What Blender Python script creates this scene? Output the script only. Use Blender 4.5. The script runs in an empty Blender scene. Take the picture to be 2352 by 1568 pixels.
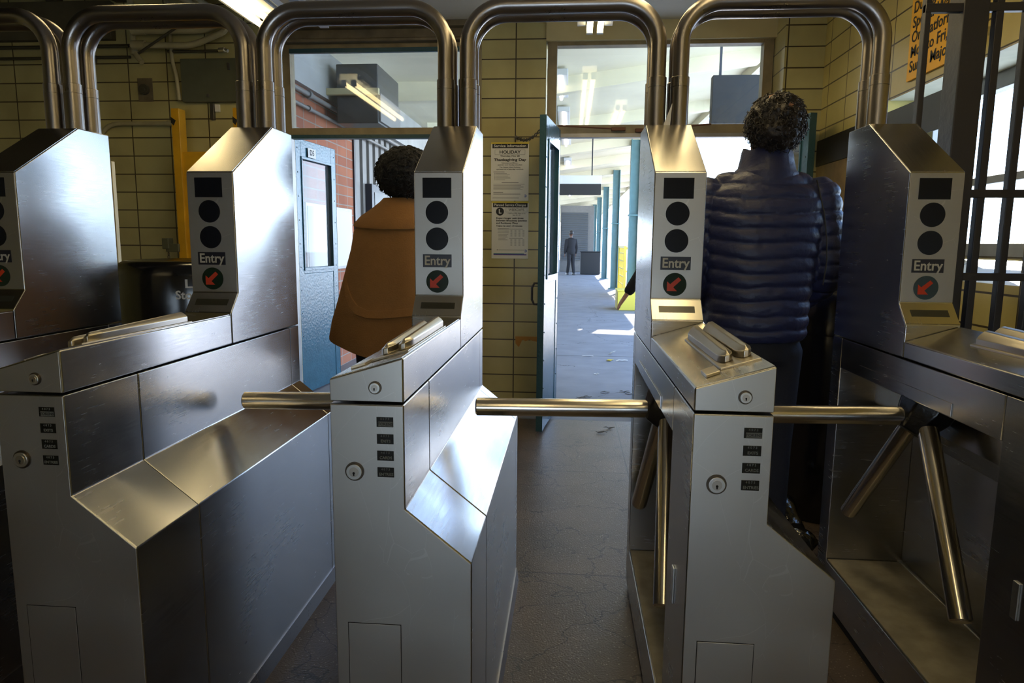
import bpy, bmesh, math, random
from mathutils import Vector, Matrix, noise
random.seed(7)
scene = bpy.context.scene
COL = scene.collection
PI = math.pi

# ------------------------------------------------------------------ camera
CAM_H = 1.28
yaw, pit, rol = .0821, .1414, .0085
Fw = Vector((-math.sin(yaw)*math.cos(pit), math.cos(yaw)*math.cos(pit), -math.sin(pit)))
R0 = Vector((math.cos(yaw), math.sin(yaw), 0)); U0 = R0.cross(Fw)
Rv = R0*math.cos(rol)+U0*math.sin(rol); Uv = -R0*math.sin(rol)+U0*math.cos(rol)
cam = bpy.data.cameras.new('camera'); camo = bpy.data.objects.new('camera', cam); COL.objects.link(camo)
camo.matrix_world = Matrix(((Rv.x, Uv.x, -Fw.x, 0), (Rv.y, Uv.y, -Fw.y, 0), (Rv.z, Uv.z, -Fw.z, CAM_H), (0, 0, 0, 1)))
cam.sensor_width = 36; cam.lens = 1576.88/2352*36; cam.clip_start = .02; cam.clip_end = 500
scene.camera = camo

# ------------------------------------------------------------------ view, sky, sun
vs = scene.view_settings
scene.display_settings.display_device = 'sRGB'
vs.view_transform = 'Standard'; vs.look = 'None'; vs.gamma = 1; vs.use_curve_mapping = False
vs.exposure = 0.0
world = bpy.data.worlds.new('sky'); scene.world = world; world.use_nodes = True
wn = world.node_tree.nodes; wl = world.node_tree.links
bg = wn['Background']; bg.inputs['Strength'].default_value = 9.5
tc = wn.new('ShaderNodeTexCoord'); sx = wn.new('ShaderNodeSeparateXYZ'); rp = wn.new('ShaderNodeValToRGB')
wl.new(tc.outputs['Generated'], sx.inputs[0]); wl.new(sx.outputs['Z'], rp.inputs[0]); wl.new(rp.outputs[0], bg.inputs['Color'])
rp.color_ramp.elements[0].position = 0.0; rp.color_ramp.elements[0].color = (.68, .84, 1.0, 1)
rp.color_ramp.elements[1].position = .32; rp.color_ramp.elements[1].color = (.13, .25, .52, 1)
sun = bpy.data.lights.new('sun', 'SUN'); sun.energy = 22; sun.angle = .01; sun.color = (1, .93, .82)
suno = bpy.data.objects.new('sun', sun); COL.objects.link(suno)
suno.rotation_euler = Vector((.19, .8, .5)).to_track_quat('Z', 'Y').to_euler()

def area(name, loc, target, sx_, sy_, energy, color, portal=False):
    l = bpy.data.lights.new(name, 'AREA'); l.shape = 'RECTANGLE'; l.size = sx_; l.size_y = sy_; l.energy = energy; l.color = color
    if portal: l.cycles.is_portal = True
    o = bpy.data.objects.new(name, l); COL.objects.link(o); o.location = loc
    o.rotation_euler = (Vector(loc)-Vector(target)).to_track_quat('Z', 'Y').to_euler()
    return o
area('portal', (.63, 5.3, 1.35), (.63, 0, 1.35), 1.7, 2.9, 1, (1, 1, 1), True)
area('portal', (-1.4, 5.3, 1.35), (-1.4, 0, 1.35), 1.7, 2.9, 1, (1, 1, 1), True)
area('portal', (1.95, 3.3, 1.65), (0, 3.3, 1.65), 1.4, 1.0, 1, (1, 1, 1), True)

# ------------------------------------------------------------------ materials
def nm(name):
    m = bpy.data.materials.new(name); m.use_nodes = True
    return m, m.node_tree.nodes, m.node_tree.links, m.node_tree.nodes['Principled BSDF']
def mat(name, col, rough=.6, metal=0, spec=.5, noise_amt=0, noise_scale=8, bump=0, bump_scale=40, emis=None, coat=0):
    m, n, l, b = nm(name)
    b.inputs['Base Color'].default_value = (*col, 1); b.inputs['Roughness'].default_value = rough
    b.inputs['Metallic'].default_value = metal; b.inputs['Specular IOR Level'].default_value = spec
    b.inputs['Coat Weight'].default_value = coat
    t = n.new('ShaderNodeTexCoord')
    if noise_amt:
        nz = n.new('ShaderNodeTexNoise'); nz.inputs['Scale'].default_value = noise_scale; nz.inputs['Detail'].default_value = 6
        l.new(t.outputs['Object'], nz.inputs['Vector'])
        mx = n.new('ShaderNodeMix'); mx.data_type = 'RGBA'; mx.blend_type = 'MULTIPLY'; mx.inputs['Factor'].default_value = noise_amt
        r = n.new('ShaderNodeValToRGB'); r.color_ramp.elements[0].position = .3; r.color_ramp.elements[1].position = .7
        r.color_ramp.elements[0].color = (.35, .33, .3, 1)
        l.new(nz.outputs['Fac'], r.inputs[0]); l.new(r.outputs[0], mx.inputs['B']); mx.inputs['A'].default_value = (*col, 1)
        l.new(mx.outputs['Result'], b.inputs['Base Color'])
    if bump:
        nz = n.new('ShaderNodeTexNoise'); nz.inputs['Scale'].default_value = bump_scale; nz.inputs['Detail'].default_value = 4
        l.new(t.outputs['Object'], nz.inputs['Vector'])
        bp = n.new('ShaderNodeBump'); bp.inputs['Strength'].default_value = bump; bp.inputs['Distance'].default_value = .01
        l.new(nz.outputs['Fac'], bp.inputs['Height']); l.new(bp.outputs[0], b.inputs['Normal'])
    if emis:
        b.inputs['Emission Color'].default_value = (*emis[0], 1); b.inputs['Emission Strength'].default_value = emis[1]
    return m

def brushed(name, col, r0, r1, stretch=(2, 2, 120), bump=.05, smudge=.5, scr=1.0, aniso=0):
    """stainless sheet: fine directional brushing, smudges, random scratches"""
    m, n, l, b = nm(name)
    b.inputs['Metallic'].default_value = 1; bump *= .2
    if aniso:
        b.inputs['Anisotropic'].default_value = aniso; b.inputs['Anisotropic Rotation'].default_value = .25
        tg = n.new('ShaderNodeTangent'); tg.direction_type = 'RADIAL'; tg.axis = 'Z'; l.new(tg.outputs[0], b.inputs['Tangent'])
    t = n.new('ShaderNodeTexCoord'); mp = n.new('ShaderNodeMapping'); mp.inputs['Scale'].default_value = stretch
    l.new(t.outputs['Object'], mp.inputs[0])
    nz = n.new('ShaderNodeTexNoise'); nz.inputs['Scale'].default_value = 4; nz.inputs['Detail'].default_value = 5
    l.new(mp.outputs[0], nz.inputs['Vector'])
    n2 = n.new('ShaderNodeTexNoise'); n2.inputs['Scale'].default_value = 5; n2.inputs['Detail'].default_value = 8; n2.inputs['Roughness'].default_value = .6
    l.new(t.outputs['Object'], n2.inputs['Vector'])
    mr = n.new('ShaderNodeMapRange'); mr.inputs['From Min'].default_value = .3; mr.inputs['From Max'].default_value = .7
    mr.inputs['To Min'].default_value = r0; mr.inputs['To Max'].default_value = r1
    ad = n.new('ShaderNodeMix'); ad.inputs['Factor'].default_value = smudge
    l.new(nz.outputs['Fac'], ad.inputs['A']); l.new(n2.outputs['Fac'], ad.inputs['B'])
    l.new(ad.outputs['Result'], mr.inputs['Value']); l.new(mr.outputs[0], b.inputs['Roughness'])
    # scratches: thin voronoi cell edges, broken up
    mp2 = n.new('ShaderNodeMapping'); mp2.inputs['Scale'].default_value = (9, 9, 5); mp2.inputs['Rotation'].default_value = (.5, .3, .6)
    n3 = n.new('ShaderNodeTexNoise'); n3.inputs['Scale'].default_value = 3
    l.new(t.outputs['Object'], n3.inputs['Vector']); 
    mxv = n.new('ShaderNodeMix'); mxv.data_type = 'VECTOR'; mxv.inputs['Factor'].default_value = .12
    l.new(t.outputs['Object'], mxv.inputs['A']); l.new(n3.outputs['Color'], mxv.inputs['B']); l.new(mxv.outputs['Result'], mp2.inputs[0])
    vo = n.new('ShaderNodeTexVoronoi'); vo.feature = 'DISTANCE_TO_EDGE'; vo.inputs['Scale'].default_value = 1.7
    l.new(mp2.outputs[0], vo.inputs['Vector'])
    lt = n.new('ShaderNodeMath'); lt.operation = 'LESS_THAN'; lt.inputs[1].default_value = .0035; l.new(vo.outputs['Distance'], lt.inputs[0])
    gt = n.new('ShaderNodeMath'); gt.operation = 'GREATER_THAN'; gt.inputs[1].default_value = .53; l.new(n2.outputs['Fac'], gt.inputs[0])
    mu = n.new('ShaderNodeMath'); mu.operation = 'MULTIPLY'; l.new(lt.outputs[0], mu.inputs[0]); l.new(gt.outputs[0], mu.inputs[1])
    m3 = n.new('ShaderNodeMath'); m3.operation = 'MULTIPLY'; m3.inputs[1].default_value = .3*scr; l.new(mu.outputs[0], m3.inputs[0])
    mc = n.new('ShaderNodeMix'); mc.data_type = 'RGBA'; mc.inputs['A'].default_value = (*col, 1); mc.inputs['B'].default_value = (.95, .95, .92, 1)
    l.new(m3.outputs[0], mc.inputs['Factor']); l.new(mc.outputs['Result'], b.inputs['Base Color'])
    bp = n.new('ShaderNodeBump'); bp.inputs['Strength'].default_value = bump; bp.inputs['Distance'].default_value = .004
    l.new(nz.outputs['Fac'], bp.inputs['Height']); l.new(bp.outputs[0], b.inputs['Normal'])
    return m

def tile_mat(name, axis, ju, jz, c1, c2, mortar, rough=.3, w=.305, h=.1355, ms=.0045, dirt=.5):
    m, n, l, b = nm(name)
    g = n.new('ShaderNodeNewGeometry'); sp = n.new('ShaderNodeSeparateXYZ'); l.new(g.outputs['Position'], sp.inputs[0])
    cb = n.new('ShaderNodeCombineXYZ')
    a = n.new('ShaderNodeMath'); a.operation = 'SUBTRACT'; a.inputs[1].default_value = ju - 20*w
    l.new(sp.outputs[axis], a.inputs[0]); l.new(a.outputs[0], cb.inputs[0])
    z = n.new('ShaderNodeMath'); z.operation = 'SUBTRACT'; z.inputs[1].default_value = jz - 20*h
    l.new(sp.outputs['Z'], z.inputs[0]); l.new(z.outputs[0], cb.inputs[1])
    br = n.new('ShaderNodeTexBrick'); br.offset = 0; br.squash = 1
    br.inputs['Scale'].default_value = 1; br.inputs['Brick Width'].default_value = w; br.inputs['Row Height'].default_value = h
    br.inputs['Mortar Size'].default_value = ms; br.inputs['Mortar Smooth'].default_value = .1; br.inputs['Bias'].default_value = 0
    br.inputs['Color1'].default_value = (*c1, 1); br.inputs['Color2'].default_value = (*c2, 1); br.inputs['Mortar'].default_value = (*mortar, 1)
    l.new(cb.outputs[0], br.inputs['Vector'])
    nz = n.new('ShaderNodeTexNoise'); nz.inputs['Scale'].default_value = 2.2; nz.inputs['Detail'].default_value = 9; l.new(g.outputs['Position'], nz.inputs['Vector'])
    r = n.new('ShaderNodeValToRGB'); r.color_ramp.elements[0].position = .36; r.color_ramp.elements[0].color = (.55, .5, .42, 1); r.color_ramp.elements[1].position = .6
    l.new(nz.outputs['Fac'], r.inputs[0])
    mx = n.new('ShaderNodeMix'); mx.data_type = 'RGBA'; mx.blend_type = 'MULTIPLY'; mx.inputs['Factor'].default_value = dirt
    l.new(br.outputs['Color'], mx.inputs['A']); l.new(r.outputs[0], mx.inputs['B']); l.new(mx.outputs['Result'], b.inputs['Base Color'])
    n2 = n.new('ShaderNodeTexNoise'); n2.inputs['Scale'].default_value = 60; l.new(g.outputs['Position'], n2.inputs['Vector'])
    ma = n.new('ShaderNodeMath'); ma.operation = 'MULTIPLY_ADD'; ma.inputs[1].default_value = -1; l.new(br.outputs['Fac'], ma.inputs[0])
    mb = n.new('ShaderNodeMath'); mb.operation = 'MULTIPLY'; mb.inputs[1].default_value = .12; l.new(n2.outputs['Fac'], mb.inputs[0]); l.new(mb.outputs[0], ma.inputs[2])
    bp = n.new('ShaderNodeBump'); bp.inputs['Strength'].default_value = .5; bp.inputs['Distance'].default_value = .003
    l.new(ma.outputs[0], bp.inputs['Height']); l.new(bp.outputs[0], b.inputs['Normal'])
    b.inputs['Roughness'].default_value = rough
    return m

def floor_mat(name, base, fleck, crack_scale, crack_w, joints, rough=.5, fleck_amt=.5, lo=.65, hi=1.35, bump=.35):
    m, n, l, b = nm(name)
    g = n.new('ShaderNodeNewGeometry')
    nz = n.new('ShaderNodeTexNoise'); nz.inputs['Scale'].default_value = 3; nz.inputs['Detail'].default_value = 10; l.new(g.outputs['Position'], nz.inputs['Vector'])
    r = n.new('ShaderNodeValToRGB'); r.color_ramp.elements[0].position = .3; r.color_ramp.elements[1].position = .75
    r.color_ramp.elements[0].color = (*[c*lo for c in base], 1); r.color_ramp.elements[1].color = (*[min(1, c*hi) for c in base], 1)
    l.new(nz.outputs['Fac'], r.inputs[0])
    vf = n.new('ShaderNodeTexVoronoi'); vf.inputs['Scale'].default_value = 130; l.new(g.outputs['Position'], vf.inputs['Vector'])
    cr = n.new('ShaderNodeSeparateColor'); l.new(vf.outputs['Color'], cr.inputs[0])
    gt = n.new('ShaderNodeMath'); gt.operation = 'GREATER_THAN'; gt.inputs[1].default_value = .86; l.new(cr.outputs[0], gt.inputs[0])
    ds = n.new('ShaderNodeMath'); ds.operation = 'LESS_THAN'; ds.inputs[1].default_value = .33; l.new(vf.outputs['Distance'], ds.inputs[0])
    mu = n.new('ShaderNodeMath'); mu.operation = 'MULTIPLY'; l.new(gt.outputs[0], mu.inputs[0]); l.new(ds.outputs[0], mu.inputs[1])
    mk = n.new('ShaderNodeMath'); mk.operation = 'MULTIPLY'; mk.inputs[1].default_value = fleck_amt; l.new(mu.outputs[0], mk.inputs[0])
    m1 = n.new('ShaderNodeMix'); m1.data_type = 'RGBA'; l.new(mk.outputs[0], m1.inputs['Factor']); l.new(r.outputs[0], m1.inputs['A']); m1.inputs['B'].default_value = (*fleck, 1)
    # cracks
    n3 = n.new('ShaderNodeTexNoise'); n3.inputs['Scale'].default_value = 5; n3.inputs['Detail'].default_value = 6; l.new(g.outputs['Position'], n3.inputs['Vector'])
    mv = n.new('ShaderNodeMix'); mv.data_type = 'VECTOR'; mv.inputs['Factor'].default_value = .22; l.new(g.outputs['Position'], mv.inputs['A']); l.new(n3.outputs['Color'], mv.inputs['B'])
    vc = n.new('ShaderNodeTexVoronoi'); vc.feature = 'DISTANCE_TO_EDGE'; vc.inputs['Scale'].default_value = crack_scale; l.new(mv.outputs['Result'], vc.inputs['Vector'])
    lc = n.new('ShaderNodeMath'); lc.operation = 'LESS_THAN'; lc.inputs[1].default_value = crack_w; l.new(vc.outputs['Distance'], lc.inputs[0])
    sp = n.new('ShaderNodeSeparateXYZ'); l.new(g.outputs['Position'], sp.inputs[0])
    last = lc.outputs[0]
    for ax, p, w in joints:
        s = n.new('ShaderNodeMath'); s.operation = 'COMPARE'; s.inputs[1].default_value = p; s.inputs[2].default_value = w; l.new(sp.outputs[ax], s.inputs[0])
        mxx = n.new('ShaderNodeMath'); mxx.operation = 'MAXIMUM'; l.new(last, mxx.inputs[0]); l.new(s.outputs[0], mxx.inputs[1]); last = mxx.outputs[0]
    kk = n.new('ShaderNodeMath'); kk.operation = 'MULTIPLY'; kk.inputs[1].default_value = .75; l.new(last, kk.inputs[0])
    m2 = n.new('ShaderNodeMix'); m2.data_type = 'RGBA'; l.new(kk.outputs[0], m2.inputs['Factor']); l.new(m1.outputs['Result'], m2.inputs['A']); m2.inputs['B'].default_value = (.012, .01, .008, 1)
    l.new(m2.outputs['Result'], b.inputs['Base Color'])
    n4 = n.new('ShaderNodeTexNoise'); n4.inputs['Scale'].default_value = 150; l.new(g.outputs['Position'], n4.inputs['Vector'])
    hs = n.new('ShaderNodeMath'); hs.operation = 'SUBTRACT'; l.new(n4.outputs['Fac'], hs.inputs[0]); l.new(last, hs.inputs[1])
    bp = n.new('ShaderNodeBump'); bp.inputs['Strength'].default_value = bump; bp.inputs['Distance'].default_value = .004
    l.new(hs.outputs[0], bp.inputs['Height']); l.new(bp.outputs[0], b.inputs['Normal'])
    b.inputs['Roughness'].default_value = rough
    return m

M = {}
M['steel_side'] = brushed('brushed_steel', (.50, .50, .50), .19, .30, (3, 3, 60), .03, .55, .45, .5)
M['steel_front'] = brushed('worn_steel', (.53, .515, .48), .32, .46, (3, 3, 40), .05, .7, .5)
M['steel_lens'] = brushed('satin_lens_plate', (.40, .39, .365), .36, .48, (3, 3, 40), .0, .7, .4)
M['steel_top'] = brushed('polished_steel', (.58, .56, .52), .20, .30, (50, 3, 3), .01, .6)
M['tube'] = brushed('tube_steel', (.31, .285, .27), .24, .38, (60, 60, 3), .0, .7, .3)
M['arm'] = brushed('arm_steel', (.66, .62, .56), .16, .26, (3, 3, 3), .01, .6, .8)
M['gap'] = mat('dark_gap', (.01, .01, .01), .8)
M['black_glass'] = mat('black_lens', (.004, .006, .013), .22, spec=.3)
M['decal'] = mat('black_decal', (.006, .007, .018), .35)
M['decal_text'] = mat('grey_decal_text', (.42, .41, .36), .5)
M['arrow_lens'] = mat('dark_green_lens', (.004, .02, .016), .15)
M['arrow'] = mat('red_arrow_glow', (.28, .018, .0), .5, emis=((1, .06, .01), .05))
M['slot'] = mat('dark_display', (.035, .036, .03), .25)
M['lock_face'] = mat('lock_chrome', (.75, .75, .72), .32, 1)
M['lock_ring'] = mat('lock_ring', (.10, .08, .06), .4, 1)
M['counter'] = mat('counter_window', (.008, .009, .009), .25)
M['counter_tag'] = mat('counter_tag', (.12, .125, .11), .5)
M['counter_text'] = mat('counter_text', (.16, .17, .16), .5)
M['reader'] = brushed('cast_steel', (.60, .56, .49), .27, .36, (6, 6, 6), .0, .6, 0)
M['hub'] = mat('black_hub', (.006, .006, .008), .28, bump=.15, bump_scale=60)
M['dirty_white'] = mat('grimy_enamel', (.34, .31, .24), .6, noise_amt=.6, noise_scale=14)
M['tile'] = tile_mat('glazed_tile', 'X', -.412, 1.2375, (.50, .45, .21), (.45, .405, .185), (.06, .045, .02))
M['tile_left'] = tile_mat('glazed_tile_left', 'X', -3.037, 1.785, (.50, .45, .21), (.45, .405, .185), (.06, .045, .02))
M['tile_side'] = tile_mat('glazed_tile_side', 'Y', 4.515, 1.2375, (.54, .46, .17), (.50, .43, .16), (.07, .05, .02))
M['frame'] = mat('tan_frame_paint', (.30, .235, .13), .45, noise_amt=.55, noise_scale=10)
M['frame_grey'] = mat('aluminium_frame', (.32, .31, .30), .4, .6, noise_amt=.4)
M['header'] = mat('rusty_header_paint', (.17, .135, .08), .6, noise_amt=.8, noise_scale=9)
M['cream'] = mat('cream_paint', (.56, .47, .24), .55, noise_amt=.35, noise_scale=3)
M['ceil'] = mat('ceiling_paint', (.62, .60, .54), .7, noise_amt=.3, noise_scale=2)
M['ceil_dark'] = mat('shadow_dark_deck', (.10, .085, .05), .7, noise_amt=.6, noise_scale=4)  # dark base colour carries the shadow under the left roof
M['teal'] = mat('teal_enamel', (.035, .12, .17), .2, noise_amt=.3, noise_scale=12, bump=.22, bump_scale=45)
M['teal_edge'] = mat('dark_teal_edge', (.02, .07, .09), .4, bump=.4)
M['teal_col'] = mat('teal_column_paint', (.09, .20, .22), .5, noise_amt=.25)
M['iron'] = mat('black_iron_paint', (.022, .022, .03), .38, bump=.2, bump_scale=30)
M['blacktrim'] = mat('black_wall_band', (.02, .018, .016), .4, noise_amt=.5)
M['stained'] = mat('water_stained_panel', (.30, .21, .09), .55, noise_amt=.8, noise_scale=7)
M['sign_yellow'] = mat('yellow_sign_face', (.80, .43, .012), .45)
M['ink'] = mat('black_ink', (.012, .012, .012), .6)
M['ink_grey'] = mat('grey_ink', (.14, .14, .14), .7)
M['blue_ink'] = mat('blue_ink', (.02, .08, .35), .6)
M['teal_ink'] = mat('teal_ink', (.03, .18, .25), .6)
M['purple_ink'] = mat('purple_ink', (.08, .04, .25), .6)
M['paper'] = mat('white_paper', (.68, .66, .60), .6)
M['yellow_ink'] = mat('yellow_ink', (.65, .50, .05), .6)
M['bin'] = mat('black_bin_plastic', (.005, .005, .007), .16, spec=.6, bump=.05, bump_scale=6)
M['bag'] = mat('black_bag_film', (.006, .006, .006), .12, spec=.7, bump=.8, bump_scale=14)
M['white_text'] = mat('white_lettering', (.62, .62, .60), .5)
M['pipe_paint'] = mat('yellowed_pipe_paint', (.42, .38, .23), .45, noise_amt=.4)
M['pipe_dark'] = mat('dark_pipe', (.05, .045, .03), .5)
M['panel_green'] = mat('grey_green_panel', (.10, .105, .065), .5, noise_amt=.3)
M['yellow'] = mat('safety_yellow_paint', (.62, .33, .01), .45, noise_amt=.35)
M['yellow_out'] = mat('bright_yellow_paint', (.80, .66, .08), .5)
M['brick'] = tile_mat('red_brick', 'Y', 0, 0, (.40, .135, .06), (.31, .095, .045), (.30, .26, .22), .8, .29, .098, .006, .4)
M['corrug'] = mat('grey_siding', (.21, .20, .185), .5, noise_amt=.2)
M['concrete'] = mat('pale_concrete', (.42, .42, .40), .8, noise_amt=.35, noise_scale=3)
M['canopy'] = mat('canopy_cream', (.74, .68, .50), .7, noise_amt=.2, noise_scale=1.5)
M['grime'] = mat('dusty_glass_box', (.045, .045, .04), .35, noise_amt=.5)
M['lamp_shell'] = mat('grey_lamp_housing', (.40, .44, .50), .45)
M['lamp'] = mat('fluorescent_tube', (1, 1, 1), .5, emis=((1.0, .76, .36), 13))
M['lamp_white'] = mat('outdoor_tube', (1, 1, 1), .5, emis=((1.0, .9, .75), 8))
M['floor'] = floor_mat('terrazzo_floor', (.088, .064, .047), (.34, .30, .25), 4.5, .009, [('Y', 4.945, .006), ('Y', 3.779, .004), ('Y', 2.547, .005), ('X', .353, .004), ('Y', 1.2, .005), ('X', -1.4, .004)], .42)
M['platform'] = floor_mat('platform_concrete', (.23, .23, .24), (.4, .4, .4), .7, .0015, [('Y', 7.9, .012), ('Y', 13, .01), ('Y', 18, .01)], .85, .08, .85, 1.15, .06)
M['jacket'] = mat('navy_puffer_nylon', (.020, .026, .080), .42, spec=.4, bump=.25, bump_scale=55)
M['denim'] = mat('dark_trousers', (.012, .015, .028), .8, bump=.2, bump_scale=200)
M['skin'] = mat('skin', (.45, .24, .15), .5)
M['skin_dark'] = mat('dark_skin', (.12, .055, .03), .5)
M['hair'] = mat('dark_curly_hair', (.016, .011, .009), .45, bump=.9, bump_scale=60)
M['afro'] = mat('black_afro_hair', (.006, .005, .005), .75, bump=1, bump_scale=90)
M['camel'] = mat('camel_wool', (.26, .118, .030), .9, noise_amt=.12, noise_scale=30, bump=.25, bump_scale=160)
M['black_cloth'] = mat('black_cloth', (.010, .010, .012), .85)
M['shoe'] = mat('black_shoe', (.01, .01, .01), .4)
M['pink'] = mat('pink_cloth', (.75, .06, .14), .8)
M['grey_cloth'] = mat('grey_cloth', (.14, .17, .18), .8)
M['leaf'] = mat('dry_leaf', (.05, .04, .02), .8)
M['chain'] = mat('dark_chain_steel', (.12, .11, .10), .4, .8)
M['rust'] = mat('rusty_iron', (.14, .06, .03), .6, .4)
M['orange_stain'] = mat('bare_orange_clay', (.50, .25, .06), .7, noise_amt=.3)
M['louver'] = mat('grey_shutter', (.10, .11, .12), .5)
M['white_metal'] = mat('white_metal_column', (.62, .64, .66), .4, .3)
m, n, l, b = nm('window_glass')
b.inputs['Roughness'].default_value = .02; b.inputs['Base Color'].default_value = (.9, .95, 1, 1)
for nd in list(n): n.remove(nd)
o_ = n.new('ShaderNodeOutputMaterial'); tr = n.new('ShaderNodeBsdfTransparent'); gl = n.new('ShaderNodeBsdfGlossy'); df = n.new('ShaderNodeBsdfDiffuse')
tr.inputs[0].default_value = (.93, .96, .97, 1); gl.inputs['Roughness'].default_value = .03; gl.inputs[0].default_value = (.9, .9, .9, 1); df.inputs[0].default_value = (.5, .52, .55, 1)
m1 = n.new('ShaderNodeMixShader'); m2 = n.new('ShaderNodeMixShader'); m1.inputs[0].default_value = .055; m2.inputs[0].default_value = .05
l.new(tr.outputs[0], m1.inputs[1]); l.new(gl.outputs[0], m1.inputs[2]); l.new(m1.outputs[0], m2.inputs[1]); l.new(df.outputs[0], m2.inputs[2]); l.new(m2.outputs[0], o_.inputs[0])
M['glass'] = m

# ------------------------------------------------------------------ mesh helpers
class MB:
    def __init__(s): s.bm = bmesh.new()
    def box(s, x0, x1, y0, y1, z0, z1):
        v = [s.bm.verts.new(p) for p in ((x0,y0,z0),(x1,y0,z0),(x1,y1,z0),(x0,y1,z0),(x0,y0,z1),(x1,y0,z1),(x1,y1,z1),(x0,y1,z1))]
        for f in ((3,2,1,0),(4,5,6,7),(0,1,5,4),(1,2,6,5),(2,3,7,6),(3,0,4,7)): s.bm.faces.new([v[i] for i in f])
        return s
    def prism(s, pts, ax, a, b):
        """pts: polygon in the two other axes; extruded along ax from a to b"""
        def P(p, t):
            return {'x': (t, p[0], p[1]), 'y': (p[0], t, p[1]), 'z': (p[0], p[1], t)}[ax]
        A = [s.bm.verts.new(P(p, a)) for p in pts]; B = [s.bm.verts.new(P(p, b)) for p in pts]
        n = len(pts); s.bm.faces.new(A); s.bm.faces.new(B[::-1])
        for i in range(n): s.bm.faces.new((A[i], B[i], B[(i+1) % n], A[(i+1) % n]))
        return s
    def ring_loft(s, rings, cap=True, closed=False):
        R = [[s.bm.verts.new(p) for p in r] for r in rings]
        n = len(R[0]); m = len(R)
        for i in range(m if closed else m-1):
            a, b2 = R[i], R[(i+1) % m]
            for j in range(n): s.bm.faces.new((a[j], a[(j+1) % n], b2[(j+1) % n], b2[j]))
        if cap and not closed: s.bm.faces.new(R[0][::-1]); s.bm.faces.new(R[-1])
        return s
    def tube(s, pts, r, n=12, closed=False, cap=True):
        pts = [Vector(p) for p in pts]; m = len(pts); rings = []; up = None
        for i, p in enumerate(pts):
            if closed: t = (pts[(i+1) % m]-pts[i-1]).normalized()
            else: t = (pts[min(i+1, m-1)]-pts[max(i-1, 0)]).normalized()
            if up is None: up = t.orthogonal().normalized()
            up = (up - t*up.dot(t)).normalized(); w = t.cross(up)
            rr = r[i] if isinstance(r, (list, tuple)) else r
            rings.append([p+up*(rr*math.cos(2*PI*k/n))+w*(rr*math.sin(2*PI*k/n)) for k in range(n)])
        return s.ring_loft(rings, cap, closed)
    def disc(s, c, axis, r, h, n=32):
        c = Vector(c); a = Vector(axis).normalized(); return s.tube([c, c+a*h], r, n)
    def lathe(s, prof, c=(0, 0, 0), n=48):
        c = Vector(c)
        return s.ring_loft([[c+Vector((r*math.cos(2*PI*k/n), r*math.sin(2*PI*k/n), z)) for k in range(n)] for r, z in prof])
    def build(s, name, m, parent=None, bevel=0, smooth=None, seg=2):
        bmesh.ops.recalc_face_normals(s.bm, faces=s.bm.faces)
        me = bpy.data.meshes.new(name); s.bm.to_mesh(me); s.bm.free()
        me.materials.append(M[m] if isinstance(m, str) else m)
        o = bpy.data.objects.new(name, me); COL.objects.link(o)
        if parent is not None: o.parent = parent
        if bevel:
            md = o.modifiers.new('bevel', 'BEVEL'); md.width = bevel; md.segments = seg; md.limit_method = 'ANGLE'; md.angle_limit = .5
            md.harden_normals = True
        if smooth is not None:
            me.polygons.foreach_set('use_smooth', [True]*len(me.polygons))
            try: me.set_sharp_from_angle(angle=smooth)
            except Exception: pass
        elif bevel:
            me.polygons.foreach_set('use_smooth', [True]*len(me.polygons)); me.set_sharp_from_angle(angle=.5)
        return o
def tag(o, label=None, cat=None, group=None, kind=None):
    if label: o['label'] = label
    if cat: o['category'] = cat
    if group: o['group'] = group
    if kind: o['kind'] = kind
    return o
def thing(name, label, cat, loc=(0, 0, 0), group=None, rz=0):
    o = bpy.data.objects.new(name, None); COL.objects.link(o); o.location = loc; o.rotation_euler = (0, 0, rz)
    o.empty_display_size = .1
    return tag(o, label, cat, group)
def struct(o): o['kind'] = 'structure'; return o
def copy_tree(o, parent=None):
    c = o.copy(); COL.objects.link(c); c.parent = parent
    if parent is None: pass
    for ch in list(o.children): copy_tree(ch, c)
    return c
def text_mesh(txt, size, width=None, bold=0.0, sx=1.0, align='CENTER', depth=.0006):
    """lettering as a mesh in the local XZ plane facing -Y"""
    cu = bpy.data.curves.new('t', 'FONT'); cu.body = txt; cu.size = size; cu.align_x = align; cu.align_y = 'CENTER'
    cu.offset = bold; cu.extrude = depth; cu.resolution_u = 3
    o = bpy.data.objects.new('t', cu); COL.objects.link(o)
    bpy.context.view_layer.update()
    me = bpy.data.meshes.new_from_object(o.evaluated_get(bpy.context.evaluated_depsgraph_get()))
    bpy.data.objects.remove(o); bpy.data.curves.remove(cu)
    xs = [v.co.x for v in me.vertices]
    if not xs: return me
    w = max(xs)-min(xs); k = sx
    if width: k = width/w
    me.transform(Matrix(((k, 0, 0, 0), (0, 0, -1, 0), (0, 1, 0, 0), (0, 0, 0, 1))))
    return me
def letters(name, txt, m, parent, loc, size, width=None, bold=0.0, rot=(0, 0, 0), align='CENTER', depth=.0006):
    me = text_mesh(txt, size, width, bold, 1, align, depth); me.name = name; me.materials.append(M[m])
    o = bpy.data.objects.new(name, me); COL.objects.link(o); o.parent = parent; o.location = loc; o.rotation_euler = rot
    return o
def join_letters(name, rows, m, parent, depth=.0004):
    """rows: (text, x, z, size, width, bold, align); one mesh"""
    bm = bmesh.new()
    for txt, x, z, size, width, bold, al in rows:
        me = text_mesh(txt, size, width, bold, 1, al, depth); me.transform(Matrix.Translation((x, 0, z))); bm.from_mesh(me); bpy.data.meshes.remove(me)
    me = bpy.data.meshes.new(name); bm.to_mesh(me); bm.free(); me.materials.append(M[m])
    o = bpy.data.objects.new(name, me); COL.objects.link(o); o.parent = parent
    return o

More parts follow.
